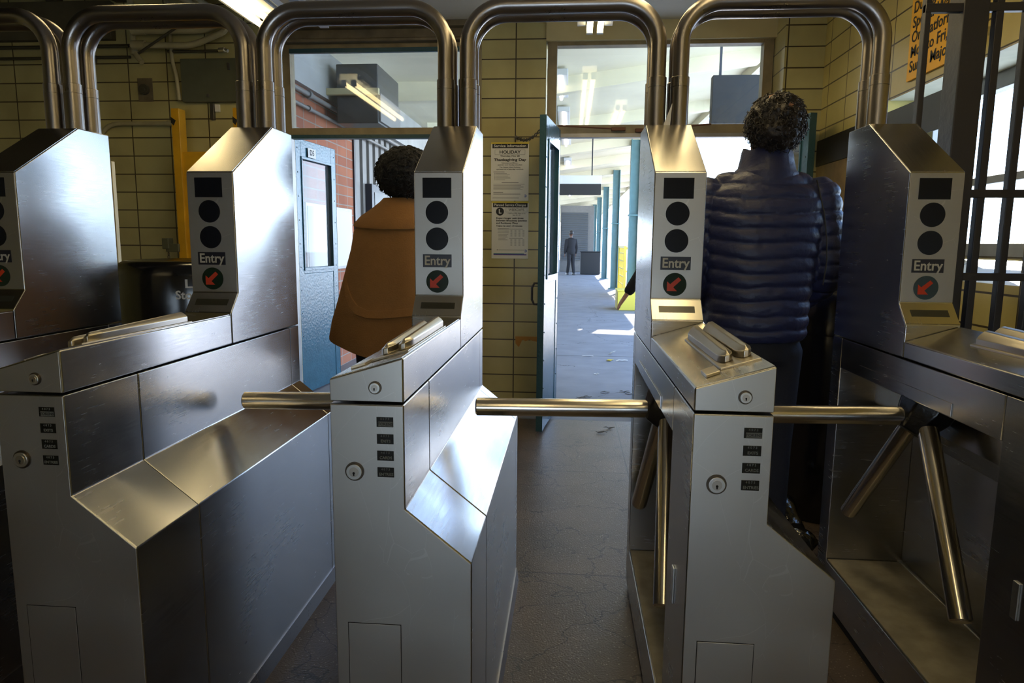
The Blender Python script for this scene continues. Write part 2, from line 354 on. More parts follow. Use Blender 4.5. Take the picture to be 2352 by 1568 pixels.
# ------------------------------------------------------------------ the room shell
YB = 5.15; ZC = 2.84
def wallbox(name, parts, m):
    b = MB()
    for p in parts: b.box(*p)
    return struct(b.build(name, m))
struct(MB().box(-5.0, 1.66, -4.2, 4.945, -.1, 0).build('floor', 'floor'))
struct(MB().box(-9, 2.75, 4.945, 60, -.1, 0).build('floor', 'platform'))
M['far_ground'] = mat('sunlit_ground', (.55, .54, .52), .9)
struct(MB().box(-60, 90, 5, 200, -1.4, -1.2).build('floor', 'far_ground'))
# back wall: left field, pier between the doorways, right pier, lintels
wallbox('wall_back', [(-5.0, -2.15, YB, YB+.2, 0, 3.15)], 'tile_left')
wallbox('wall_back', [(-.66, -.196, YB-.0, YB+.2, 0, ZC)], 'tile')
wallbox('wall_back', [(1.40, 1.66, YB-.22, YB+.2, 0, ZC)], 'tile')
wallbox('wall_back', [(-.196, 1.40, YB-.02, YB+.2, 2.71, ZC)], 'cream')
struct(MB().box(-2.15, -.66, YB-.04, YB+.2, 2.74, ZC).box(-2.15, -.66, YB-.10, YB, 2.80, ZC).box(-2.15, -.66, YB-.06, YB, 2.715, 2.735).build('wall_back', 'header', bevel=.004))
# right wall with its deep window recess
X_R = 1.66
b = MB()
b.box(X_R, X_R+.3, 3.92, YB+.2, 0, ZC).box(X_R, X_R+.3, -4.2, 2.69, 0, ZC).box(X_R, X_R+.3, 2.69, 3.92, 2.05, ZC)
b.prism([(X_R, 0), (X_R+.3, 0), (X_R+.3, 1.24), (X_R+.2, 1.24), (X_R, 1.14)], 'y', 2.69, 3.92)
struct(b.build('wall_right', 'tile_side'))
struct(MB().box(X_R-.012, X_R, 3.2, YB-.22, 1.81, 1.98).build('trim_1', 'blacktrim', bevel=.003))
struct(MB().box(X_R-.006, X_R, 3.93, YB-.22, 1.35, 1.81).build('trim_2', 'stained'))
wallbox('wall_left', [(-5.2, -5.0, -4.2, YB+.2, 0, 3.15)], 'tile_side')
# wall behind the camera, with an unseen low opening added to brighten the turnstile fronts
b = MB()
b.box(-5.2, 1.96, -4.4, -4.2, 1.15, 3.15).box(-5.2, -.9, -4.4, -4.2, 0, 1.15).box(.35, 1.96, -4.4, -4.2, 0, 1.15)
struct(b.build('wall_front', 'cream'))
b = MB(); b.box(-2.2, 1.96, -4.4, YB+.3, ZC, ZC+.15)
for i in range(13): b.box(-2.2, 1.66, 4.3-i*.6, 4.38-i*.6, ZC-.05, ZC)
struct(b.build('ceiling', 'ceil'))
b = MB().box(-5.2, -2.2, -4.4, YB+.3, 3.15, 3.25).box(-2.24, -2.2, -4.4, YB, ZC, 3.15)
for i in range(6): b.box(-4.9+i*.5, -4.82+i*.5, -4.2, YB, 3.03, 3.15)
struct(b.build('ceiling', 'ceil_dark'))
struct(MB().box(-5.0, -3.42, YB-.06, YB, 2.76, 3.03).build('trim_13', 'ceil_dark', bevel=.004))  # dark strip stands in for the shadow above the pipes

def window(name, x0, x1, z0, z1, fw, y=YB+.02, m='frame', d=.09, top=None):
    f = MB(); t = top or fw
    f.box(x0, x0+fw, y, y+d, z0, z1).box(x1-fw, x1, y, y+d, z0, z1).box(x0+fw, x1-fw, y, y+d, z1-t, z1).box(x0+fw, x1-fw, y, y+d, z0, z0+fw*.95)
    o = struct(f.build(name, m, bevel=.003))
    g = MB().box(x0+fw*.8, x1-fw*.8, y+.04, y+.046, z0+fw*.6, z1-t*.6).build('window_pane', 'glass', o)
    return o
w1 = window('window_1', -2.15, -.68, 2.072, 2.735, .055)
MB().box(-2.09, -.74, YB, YB+.03, 2.655, 2.685).build('glazing_bar', 'teal_edge', w1)
w2 = window('window_2', -.185, 1.395, 2.072, 2.715, .068, top=.03)
struct(MB().box(-.70, -.66, YB-.01, YB+.1, 0, 2.84).build('trim_3', 'frame', bevel=.004))     # jamb left of the pier
struct(MB().box(-.196, -.15, YB-.01, YB+.1, 0, 2.072).build('trim_4', 'frame', bevel=.004))
struct(MB().box(1.36, 1.40, YB-.01, YB+.1, 0, 2.072).build('trim_5', 'frame', bevel=.004))
struct(MB().box(-2.15, -2.11, YB-.01, YB+.1, 0, 2.072).build('trim_6', 'frame_grey', bevel=.004))
# dark stop strips under the transoms
struct(MB().box(-2.1, -.7, YB-.005, YB+.06, 2.045, 2.072).build('trim_7', 'teal_edge'))
struct(MB().box(-.15, 1.36, YB-.005, YB+.06, 2.045, 2.072).build('trim_8', 'frame_grey'))
# thin door-closer rods on the right transom bar
for (xa, za, xb, zb) in ((-.10, 2.125, .33, 2.10), (.50, 2.09, .98, 2.13)):
    o = thing('closer_rod', 'thin rusty rod on the right transom bar, ' + ('next to the teal door' if xa < 0 else 'beside the curly-haired head'), 'rod', (xa, YB, za), 'rods on the right transom bar')
    MB().tube([(0, -.02, 0), (xb-xa, -.02, zb-za)], .006, 8).build('rod', 'rust', o)
    e = xb-xa if xa < 0 else 0
    MB().box(e-.05, e+.05, -.03, 0, (zb-za if xa < 0 else 0)-.012, (zb-za if xa < 0 else 0)+.012).build('bracket', 'rust', o, bevel=.003)
# right wall window
f = MB(); xg = X_R+.20
f.box(xg, xg+.06, 2.69, 3.92, 1.24, 1.30).box(xg, xg+.06, 2.69, 3.92, 1.97, 2.05).box(xg, xg+.06, 3.84, 3.92, 1.30, 1.97).box(xg, xg+.06, 2.69, 2.74, 1.30, 1.97).box(xg+.01, xg+.05, 2.74, 3.84, 1.565, 1.60)
w3 = struct(f.build('window_3', 'frame_grey', bevel=.003))
MB().box(xg+.025, xg+.031, 2.72, 3.86, 1.29, 1.99).build('window_pane', 'glass', w3)

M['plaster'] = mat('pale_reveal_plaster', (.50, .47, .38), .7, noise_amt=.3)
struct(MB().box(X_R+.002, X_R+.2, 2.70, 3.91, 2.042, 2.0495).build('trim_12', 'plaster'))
# ------------------------------------------------------------------ turnstiles
XL, XO = -.1465, .1324
def PW(y): return y
def keyhole(parent, x, z, r, y):
    k = MB().disc((x, y+.001, z), (0, -1, 0), r*1.22, .004).build('key_lock', 'lock_ring', parent, smooth=.6)
    MB().disc((x, y-.003, z), (0, -1, 0), r, .004).build('lock_face', 'lock_face', k, bevel=.0008)
    MB().disc((x, y-.007, z), (0, -1, 0), r*.62, .001).build('lock_plug', 'reader', k, smooth=.6)
    MB().disc((x, y-.008, z-.1*r), (0, -1, 0), r*.16, .0006, 12).box(x-r*.09, x+r*.09, y-.0086, y-.008, z-.45*r, z-.1*r).build('keyhole', 'gap', k)
    return k
def make_turnstile(k, label):
    x0 = -.3132+(k-2)*.696
    t = thing('turnstile', label, 'turnstile', (x0, 0, 0), 'steel entry turnstiles in a row')
    S, Fm, T = 'steel_side', 'steel_front', 'steel_top'
    prof = [(XL, .03), (XO, .03), (XO, .653), (0, .760), (0, .970), (XL, .970)]
    MB().prism(prof, 'y', 1.2726, 1.512).build('front_cabinet', S, t, bevel=.003)
    b = MB()
    C = [(XL, .970), (XL, .868), (-.025, .868), (-.025, .752), (XO-.02, .640), (XO-.02, .173), (XL, .173), (XL, .03), (XO, .03), (XO, .653), (0, .760), (0, .970)]
    b.prism(C, 'y', 1.5145, 2.405).prism(prof, 'y', 2.405, 2.484)
    b.build('rear_cabinet', S, t, bevel=.003)
    MB().box(XL+.006, XO-.03, 1.52, 2.40, .174, .178).build('recess_floor', 'dirty_white', t)
    MB().prism([(XL+.008, 0), (XO-.008, 0), (XO-.008, .03), (XL+.008, .03)], 'y', 1.285, 2.475).build('plinth', 'gap', t)
    MB().prism([(XO, .05), (XO+.004, .05), (XO+.010, .0), (XO-.008, .0), (XO-.008, .03), (XO, .03)], 'y', 1.28, 2.48).build('base_strip', 'tube', t)
    MB().box(XL-.003, XL, 1.71, 2.25, .872, .905).build('access_plate', S, t, bevel=.001)
    MB().box(XL-.004, XL, 1.40, 1.42, .52, .60).build('side_latch', 'lock_face', t, bevel=.001)
    # worn front plate, its hatch, counters and locks
    fp = MB().prism([(XL+.001, .034), (XO-.001, .034), (XO-.001, .652), (-.001, .7595), (-.001, .968), (XL+.001, .968)], 'y', 1.2706, 1.2735).build('front_plate', Fm, t, bevel=.002)
    MB().box(-.121, -.011, 1.2700, 1.2710, .12, .516).build('hatch_gap', 'gap', fp)
    MB().box(-.1197, -.0123, 1.2692, 1.2710, .12, .5147).build('service_hatch', Fm, t, bevel=.0008)
    keyhole(t, -.099, .835, .0155, 1.2706)
    for i, (w, z) in enumerate((('TOKENS', .936), ('EXITS', .902), ('CARDS', .8685), ('ENTRIES', .835))):
        c = MB().box(-.0535, -.0205, 1.2696, 1.2712, z-.0098, z+.0098).build('counter_window', 'counter', t)
        if i == 0: MB().box(-.050, -.0215, 1.2690, 1.2698, z-.0085, z+.001).build('counter_tag', 'counter_tag', c)
        join_letters('counter_lettering', [(w, -.036, z-.004, .0078, None, .0001, 'CENTER')], 'ink' if i == 0 else 'counter_text', c).location = (0, 1.2686, 0)
        join_letters('counter_digits', [('4 0 7 3', -.037, z+.0062, .0062, None, 0, 'CENTER')], 'counter_text', c).location = (0, 1.2686, 0)
    # head
    HZ = [(XL, .974), (0, .974), (0, 1.062), (XL, 1.0185)]
    MB().prism(HZ, 'y', 1.2726, 1.9735).build('head_cover', S, t, bevel=.004, seg=3)
    MB().prism([(XL+.002, .976), (-.002, .976), (-.002, 1.0595), (XL+.002, 1.0165)], 'y', 1.2706, 1.2735).build('head_front_plate', Fm, t, bevel=.001)
    sl = (1.062-1.0185)/.1465
    q = MB().prism([(XL+.004, 1.0195), (-.004, 1.0612), (-.004, 1.0632), (XL+.004, 1.0203)], 'y', 1.277, 1.971).build('head_top_plate', T, t)
    keyhole(t, -.055, 1.0035, .0105, 1.2706)
    # tower
    tw = [(1.977, .974), (1.977, 1.0675), (2.027, 1.1237), (2.027, 1.485), (2.324, 1.663), (2.484, 1.663), (2.484, .974)]
    MB().prism(tw, 'x', XL, 0).build('tower', S, t, bevel=.0035)
    MB().box(XL+.002, -.002, 2.0255, 2.0275, 1.1265, 1.483).build('lens_panel', 'steel_lens', t, bevel=.001)
    nrm = Vector((0, -(1.663-1.485), 2.324-2.027)).normalized()*.0012
    e = Vector((0, 2.027, 1.485)); g = Vector((0, 2.324, 1.663))
    def slab(p, q, x_a, x_b, nv, i0=.0, i1=1.0):
        b = MB(); a0 = p.lerp(q, i0); a1 = p.lerp(q, i1)
        A = [Vector((x, v.y, v.z)) for v in (a0, a1) for x in (x_a, x_b)]
        vs_ = [b.bm.verts.new(v) for v in (A[0], A[1], A[3], A[2])] + [b.bm.verts.new(v+nv) for v in (A[0], A[1], A[3], A[2])]
        for f in ((0, 1, 2, 3), (4, 5, 6, 7), (0, 1, 5, 4), (1, 2, 6, 5), (2, 3, 7, 6), (3, 0, 4, 7)): b.bm.faces.new([vs_[i] for i in f])
        return b
    slab(e, g, XL+.003, -.003, nrm, .01, .99).build('tower_cap', T, t)
    n2 = Vector((0, -(1.1237-1.0675), -(1.977-2.027)))
    n2 = Vector((0, -(1.1237-1.0675), (2.027-1.977))).normalized()*.0012
    p0 = Vector((0, 1.977, 1.0675)); p1 = Vector((0, 2.027, 1.1237))
    bz = slab(p0, p1, XL+.002, -.002, n2, .03, .97).build('bezel', T, t)
    slab(p0+n2, p1+n2, XL+.023, -.022, n2*.6, .36, .66).build('readout', 'slot', bz)
    MB().box(-.120, -.035, 2.0240, 2.0258, 1.411, 1.469).build('display_window', 'black_glass', t)
    for z in (1.369, 1.292):
        MB().disc((-.078, 2.0258, z), (0, -1, 0), .0335, .002, 40).build('indicator_lens', 'black_glass', t)
    es = MB().box(-.121, -.035, 2.0242, 2.0256, 1.209, 1.247).build('entry_sign', 'decal', t)
    join_letters('entry_lettering', [('Entry', -.078, 1.2275, .039, .077, .0007, 'CENTER')], 'decal_text', es).location = (0, 2.0238, 0)
    al = MB().disc((-.078, 2.0258, 1.167), (0, -1, 0), .0335, .002, 40).build('arrow_lens', 'arrow_lens', t)
    c = Vector((-.080, 1.166)); b = MB()
    tipv = Vector((-.020, -.018)); 
    pts = [(-.019, .012), (-.011, .004), (.014, .022), (.022, .014), (-.001, -.009), (.011, -.018), (-.021, -.020)]
    pts = [(-.020, .010), (-.011, .002), (.012, .022), (.020, .014), (-.002, -.007), (.009, -.018), (-.020, -.018)]
    b.prism([(c.x+u, c.y+v) for u, v in pts], 'y', 2.0232, 2.0238).build('arrow', 'arrow', al)
    # card reader on the sloping top of the head
    def zt(x): return 1.0632+sl*x
    rd = MB()
    rd.ring_loft([[Vector((x, y, zt(x)+h)) for x, y in ((-.085, 1.348), (-.008, 1.348), (-.008, 1.775), (-.085, 1.775))] for h in (0, .005)]).build('reader_plate', 'reader', t, bevel=.0015)
    def housing(xa, xb, y0, y1, name):
        xm = (xa+xb)/2; w = (xb-xa)/2; hh = .031; rings = []
        for f_, ins in ((0, 0), (.45, .0), (.72, .004), (1, .011)):
            ww = w-ins; ring = []
            for (u, y) in ((-1, y1-ins), (-1, y0+.035), (-.75, y0+.012+ins), (-.3, y0+ins), (.3, y0+ins), (.75, y0+.012+ins), (1, y0+.035), (1, y1-ins)):
                x = xm+u*ww; ring.append(Vector((x, y, zt(x)+.005+hh*f_*(1 if y > y0+.06 else (.72 if f_ > .5 else 1)))))
            rings.append(ring)
        return MB().ring_loft(rings).build(name, 'reader', t, bevel=.0025)
    housing(-.080, -.049, 1.385, 1.76, 'reader_housing'); housing(-.044, -.012, 1.385, 1.76, 'reader_housing')
    MB().ring_loft([[Vector((x, y, zt(x)+h)) for x, y in ((-.118, 1.318), (-.090, 1.325), (-.090, 1.385), (-.118, 1.375))] for h in (0, .006)]).build('reader_button', 'reader', t, bevel=.0015)
    # tripod
    hub = MB(); ax = Vector((-.55, 0, -.83)).normalized(); hc = Vector((-.074, 1.945, .856))
    hub.tube([hc, hc+ax*.03, hc+ax*.055, hc+ax*.10], [.075, .075, .066, .046], 8)
    hb = hub.build('tripod_hub', 'hub', t, bevel=.006)
    for root, tip in (((-.10, 1.945, .817), (-.645, 1.93, .812)), ((-.10, 1.985, .79), (-.128, 2.29, .40)), ((-.10, 1.90, .79), (-.136, 1.602, .40))):
        a = Vector(root); c2 = Vector(tip); d = (c2-a).normalized()
        MB().tube([a, c2-d*.004, c2], [.026, .026, .022], 24).build('arm', 'arm', t, smooth=.6)
    return t
labels = [
 'steel entry turnstile at the far left, mostly cut off by the left edge',
 'steel turnstile at the left with dark blue side, standing in front of the yellow machine',
 'steel turnstile in front of the woman in the camel cape, left of the tiled pier',
 'steel turnstile just left of the man in the navy jacket, right of the open passage',
 'darkest steel turnstile at the right, beside the black iron fence']
stiles = [make_turnstile(k, labels[k]) for k in range(5)]

# pairs of bent tubes from tower to tower
def hoop(k, y, label):
    xa = -.3132+(k-2)*.696-.037; xb = -.3132+(k+1-2)*.696-.110
    w = xb-xa; t = thing('guard_hoop', label, 'rail', (xa, y, 1.6635), 'bent tube hoops above the turnstiles')
    R = .125; zt = 2.048-1.6635; r = .0262
    pts = [(0, 0, .10), (0, 0, zt-R)]
    for i in range(1, 13): a = i/12*PI/2; pts.append((R-R*math.cos(a), 0, zt-R+R*math.sin(a)))
    for i in range(0, 13): a = PI/2-i/12*PI/2; pts.append((w-R+R*math.cos(a), 0, zt-R+R*math.sin(a)))
    pts.append((w, 0, .10))
    MB().tube(pts, r, 28).build('tube', 'tube', t, smooth=.8)
    for x in (0, w):
        MB().tube([(x, 0, 0), (x, 0, .122)], .0296, 28).build('sleeve', 'tube', t, smooth=.6)
        MB().tube([(x, 0, .1235), (x, 0, .1535), (x, 0, .1545)], [.0296, .0296, .0285], 28).build('collar', 'tube', t, smooth=.6)
    return t
desc = ['between the cut-off left turnstile and the next one', 'above the blue bin side passage'.replace('blue', 'black'), 'above the passage of the woman in the cape', 'above the passage to the open teal door', 'above the man in the navy jacket']
desc = ['leaving the frame at the top left', 'above the passage with the lettered black bin', 'above the woman in the camel cape', 'above the open passage', 'above the man in the navy jacket']
for k in range(-1, 4):
    for y, w in ((2.362, 'nearer'), (2.447, 'farther')):
        hoop(k, y, '%s of two parallel bent steel tubes %s' % (w, desc[k+1]))

# ------------------------------------------------------------------ teal doors
def door(name, hinge, free, z0, z1, th, extra=None):
    h = Vector((*hinge, 0)); f = Vector((*free, 0)); L = (f-h).length; ang = math.atan2(f.y-h.y, f.x-h.x)
    o = MB(); W = L; x0 = 0
    o.box(0, .09, 0, th, z0, z1).box(W-.09, W, 0, th, z0, z1).box(.09, W-.09, 0, th, z1-.14, z1).box(.09, W-.09, .004, th-.004, z0, 1.02).box(.09, W-.09, 0, th, 1.02, 1.06)
    d = struct(o.build(name, 'teal', bevel=.003)); d.location = (h.x, h.y, 0); d.rotation_euler = (0, 0, ang)
    MB().box(.09, W-.09, th*.45, th*.5, 1.06, z1-.14).build('door_glass', 'glass', d)
    e = MB(); e.box(-.002, 0, -.001, th+.001, z0, z1).build('door_edge', 'teal_edge', d)
    MB().box(W, W+.002, -.001, th+.001, z0, z1).build('door_edge', 'teal_edge', d)
    b = MB()
    for i in range(11):
        for s in (-.0025, th):
            for xx in (.03, W-.03):
                b.box(xx-.005, xx+.005, s, s+.0025, z0+.1+i*.19, z0+.11+i*.19)
    b.build('door_rivets', 'teal_edge', d)
    # bead round the glass
    b = MB()
    for s0, s1 in ((-.008, 0), (th, th+.008)):
        b.box(.085, W-.085, s0, s1, z1-.155, z1-.135).box(.085, W-.085, s0, s1, 1.045, 1.07).box(.085, .10, s0, s1, 1.07, z1-.155).box(W-.10, W-.085, s0, s1, 1.07, z1-.155)
    b.build('glazing_bead', 'teal', d, bevel=.002)
    return d, W
d1, W1 = door('door_1', (-2.185, 5.44), (-2.11, 6.16), .02, 2.10, .045)
# riveted number plate on the leaf (faces the passage side)
npl = MB().box(.19, .33, -.012, -.008, 1.968, 2.045).build('number_plate', 'white_text', d1, bevel=.002)
o = letters('plate_lettering', 'D5', 'ink', npl, (.26, -.0128, 2.007), .062, None, .0012)
d2, W2 = door('door_2', (-.125, 5.13), (-.205, 4.53), .02, 2.095, .042)
hd = MB(); hp = [Vector((W2-.05, .045, 1.02)), Vector((W2-.05, .075, 1.02)), Vector((W2-.05, .09, .99)), Vector((W2-.05, .09, .91)), Vector((W2-.05, .075, .88)), Vector((W2-.05, .045, .88))]
MB().tube([Vector((p.x, -(p.y-.042), p.z)) for p in hp], .008, 10).build('door_handle', 'iron', d2, smooth=.8)
d3, W3 = door('door_3', (1.37, 5.13), (1.47, 4.55), .02, 2.10, .042)

# ------------------------------------------------------------------ ceiling lamps
def lamp(label, x0, x1, y0, y1, z, shell=True):
    t = thing('ceiling_light', label, 'lamp', ((x0+x1)/2, y0, z), 'fluorescent ceiling lights')
    w = (x1-x0)/2; L = y1-y0
    MB().prism([(-w-.05, .09), (-w-.05, .05), (-w, .05), (-w, .10), (w, .10), (w, .05), (w+.05, .05), (w+.05, .09), (w, .15), (-w, .15)], 'y', 0, L).build('housing', 'lamp_shell', t)
    for s in (-1, 1):
        MB().tube([(s*w*.55, .03, .025), (s*w*.55, L-.03, .025)], .019, 14).build('tube', 'lamp', t, smooth=.8)
        MB().box(s*w*.55-.02, s*w*.55+.02, L-.03, L, 0, .05).build('lamp_holder', 'lamp_shell', t)
    return t
lamp('long lit ceiling light above the left turnstile', -1.99, -1.83, 2.7, 4.46, 2.60)
lamp('ceiling light just above the frame over the third turnstile', .42, .54, .9, 3.3, 2.60)
lamp('lit ceiling light between the two inner hoops, above the open teal door', .07, .19, 2.3, 4.62, 2.60)
MB_ = MB().box(-1.79, -1.75, 1.6, 4.55, 2.66, 2.70).box(-1.72, -1.66, 1.6, 4.8, 2.72, 2.76)
tag(MB_.build('cable_channel', 'lamp_shell'), 'grey steel cable channel running beside the long lit ceiling light', 'channel')
lamp('ceiling light behind the camera on the right', .75, .9, -2.6, -.6, 2.62)
lamp('added fill light behind the camera in the middle', -.25, -.1, -2.6, .2, 2.62)  # fill lamp added out of view to brighten the front plates


# ------------------------------------------------------------------ fence on the right
fn = thing('iron_fence', 'black iron bar fence with one thick post between the right turnstile and the window wall', 'fence', (0, 2.6, 0))
MB().box(1.315, 1.40, -.02, .08, 0, 2.83).build('post', 'iron', fn, bevel=.004)
for x, w in ((1.205, .020), (1.438, .026), (1.535, .026), (1.63, .02)):
    MB().box(x-w/2, x+w/2, -.012, .018, .06, 2.6).build('bar', 'iron', fn, bevel=.003)
for z in (.12, 1.177, 1.468, 2.088):
    MB().box(1.195, 1.64, -.014, .010, z-.014, z+.014).build('rail', 'iron', fn, bevel=.002)

# ------------------------------------------------------------------ yellow sign on the right wall
sg = thing('wall_sign', 'yellow sign with black text about off hours high on the right wall', 'sign', (X_R, 0, 0))
q = MB(); q.box(-.012, 0, 3.07, 3.71, 2.09, 2.485)
q.build('sign_face', 'sign_yellow', sg, bevel=.002)
MB().box(-.014, 0, 3.07, 3.71, 2.485, 2.57).build('sign_header', 'ink', sg)
rows = [('During Off Hours', 2.427), ('Special Waiting Area', 2.358), ('On Platform-9pm-', 2.289), ('Mon to Fri, All Day', 2.220), ('Sun & Major Holidays', 2.151)]
L_ = join_letters('sign_lettering', [(tx, .015, z, .074, None, .0009, 'LEFT') for tx, z in rows], 'ink', sg)
L_.rotation_euler = (0, 0, -PI/2); L_.location = (-.0135, 3.70, 0)
# dark utility conduit below the sign
# ------------------------------------------------------------------ posters
def bm_lines(rows):
    b = MB()
    for x0, x1, z, h in rows: b.box(x0, x1, -.0004, 0, z-h/2, z+h/2)
    return b
def poster(label, x0, x1, z0, z1, title, tilt=0):
    t = thing('service_notice', label, 'poster', ((x0+x1)/2, YB-.004, (z0+z1)/2), 'service notices on the tiled pier'); t.rotation_euler = (0, tilt, 0)
    w = (x1-x0)/2; h = (z1-z0)/2
    MB().box(-w, w, 0, .002, -h, h).build('paper_sheet', 'paper', t)
    MB().box(-w, w, -.0005, 0, h-.012, h).build('yellow_stripe', 'yellow_ink', t)
    hb = MB().box(-w+.010, w-.008, -.0008, 0, h-.042, h-.010).build('heading_band', 'ink', t)
    join_letters('heading_lettering', [(title, 0, h-.0255, .026, .235, .0004, 'CENTER')], 'paper', hb).location = (0, -.0012, 0)
    return t, w, h
pA, w, h = poster('upper white Service Information notice on the tiled pier', -.589, -.311, 1.594, 2.012, 'Service Information')
fr = MB().box(-w+.028, w-.028, -.0006, 0, h-.088, h-.052).build('title_frame', 'ink_grey', pA)
MB().box(-w+.0295, w-.0295, -.0009, 0, h-.0865, h-.0535).build('title_panel', 'paper', fr)
join_letters('title_lettering', [('HOLIDAY', 0, h-.070, .030, .155, .0007, 'CENTER'), ('Thursday, Nov 28', 0, h-.097, .017, .142, .0001, 'CENTER'), ('Thanksgiving Day', 0, h-.124, .025, .238, .0007, 'CENTER'),
  ('Subways and Buses', 0, h-.147, .013, .122, 0, 'CENTER'), ('operate on a Sunday schedule', 0, h-.160, .013, .180, 0, 'CENTER'), ('The Staten Island Railway', 0, h-.178, .013, .155, 0, 'CENTER'), ('operates on a Saturday schedule', 0, h-.192, .013, .198, 0, 'CENTER')], 'ink', pA).location = (0, -.0013, 0)
random.seed(3)
rw = [(-w+.018, -w+.10, h-.211, .003)]
for i in range(6): rw += [(-w+.026, -w+.032, h-.222-i*.009, .004), (-w+.036, -w+.10+random.random()*.07, h-.222-i*.009, .0022)]
rw += [(-.06, .065, h-.288, .0035)]
for i in range(6): rw += [(-w+.018, w-.03-random.random()*.03, h-.299-i*.0075, .0022)]
rw += [(-w+.018, -w+.09, h-.358, .0035)] + [(-w+.018, w-.06, h-.367-i*.006, .002) for i in range(2)] + [(-w+.012, w-.07, h-.395-i*.005, .0015) for i in range(2)]
bm_lines(rw).build('small_print', 'ink_grey', pA)
def emblem(p, x, z):
    e = MB().disc((x, -.0001, z), (0, -1, 0), .010, .0008, 24).build('round_emblem', 'blue_ink', p)
    MB().prism([(x-.011, z-.004), (x+.001, z-.004), (x+.006, z), (x+.001, z+.004), (x-.011, z+.004)], 'y', -.0014, -.0009).build('emblem_arrow', 'paper', e)
emblem(pA, w-.024, -h+.035)
pB, w, h = poster('lower white Planned Service Changes notice on the tiled pier', -.583, -.309, 1.170, 1.588, 'Planned Service Changes')
ln = MB().disc((-w+.062, -.0002, h-.073), (0, -1, 0), .0295, .0008, 36).build('line_bullet', 'ink', pB)
join_letters('bullet_lettering', [('L', 0, 0, .044, None, .001, 'CENTER')], 'paper', ln).location = (-w+.062, -.0014, h-.073)
fr = MB().box(-w+.105, w-.010, -.0006, 0, h-.076, h-.045).build('title_frame', 'ink_grey', pB)
MB().box(-w+.1065, w-.0115, -.0009, 0, h-.0745, h-.0465).build('title_panel', 'paper', fr)
join_letters('title_lettering', [('WEEKDAYS', .047, h-.0605, .025, .115, 0, 'CENTER'), ('11AM to 2PM, Mon to Fri', .048, h-.086, .012, .128, 0, 'CENTER'), ('Nov 18 - 22', .048, h-.099, .012, .055, 0, 'CENTER'),
  ('Expect longer wait times', -w+.034, h-.121, .017, .202, .0004, 'LEFT'), ('between Broadway Junction', -w+.034, h-.139, .017, .228, .0004, 'LEFT'), ('and Rockaway Pkwy', -w+.034, h-.157, .017, .163, .0004, 'LEFT'), ('Trains run every 24 minutes', -w+.034, h-.178, .016, .195, .0003, 'LEFT')], 'ink', pB).location = (0, -.0013, 0)
rw = []
for i in range(4): rw += [(-w+.045, -w+.13, h-.197-i*.010, .0024)]
for i in range(5): rw += [(-w+.050, -w+.10+random.random()*.03, h-.240-i*.010, .0022)]
for blk in (0, 1):
    rw += [(-.005, w-.04, h-.200-blk*.068, .003)]
    for c_ in range(4):
        for i in range(8): rw += [(.004+c_*.030, .018+c_*.030, h-.209-blk*.068-i*.0062, .0018)]
rw += [(-w+.04, -w+.047, -h+.064, .007)] + [(-w+.052, w-.03, -h+.066-i*.005, .0015) for i in range(2)]
bm_lines(rw).build('small_print', 'ink_grey', pB)
emblem(pB, w-.020, -h+.057)
bm_lines([(-w+.015, w-.03, -h+.036, .006)]).build('teal_stripe', 'teal_ink', pB); bm_lines([(-w+.015, w-.012, -h+.029, .007)]).build('purple_stripe', 'purple_ink', pB)

# chain from the pier to the teal door
ch = thing('door_chain', 'short dark chain holding the open teal door to the pier', 'chain', (-.405, YB-.01, 2.045))
pa, pb = Vector((0, 0, 0)), Vector((.20, -.42, -.01)); N = 17
for i in range(N):
    t_ = (i+.5)/N; c = pa.lerp(pb, t_)+Vector((0, 0, -.04*math.sin(PI*t_))); d = (pb-pa).normalized(); s = Vector((0, 0, 1)) if i % 2 else d.cross(Vector((0, 0, 1)))
    MB().tube([c+d*(.019*math.cos(a))+s*(.0095*math.sin(a)) for a in [2*PI*j/12 for j in range(12)]], .0034, 6, closed=True).build('link', 'chain', ch, smooth=1)
MB().disc((0, .01, 0), (0, -1, 0), .014, .014, 12).build('anchor', 'chain', ch)
# bare patch of broken tile
o = MB(); random.seed(5)
bp_ = [(-.400, .585), (-.200, .585), (-.200, .49)] + [(-.215-i*.026, .50+random.random()*.065) for i in range(8)]
o.prism(bp_, 'y', YB-.002, YB+.001); tag(struct(o.build('trim_9', 'orange_stain')))

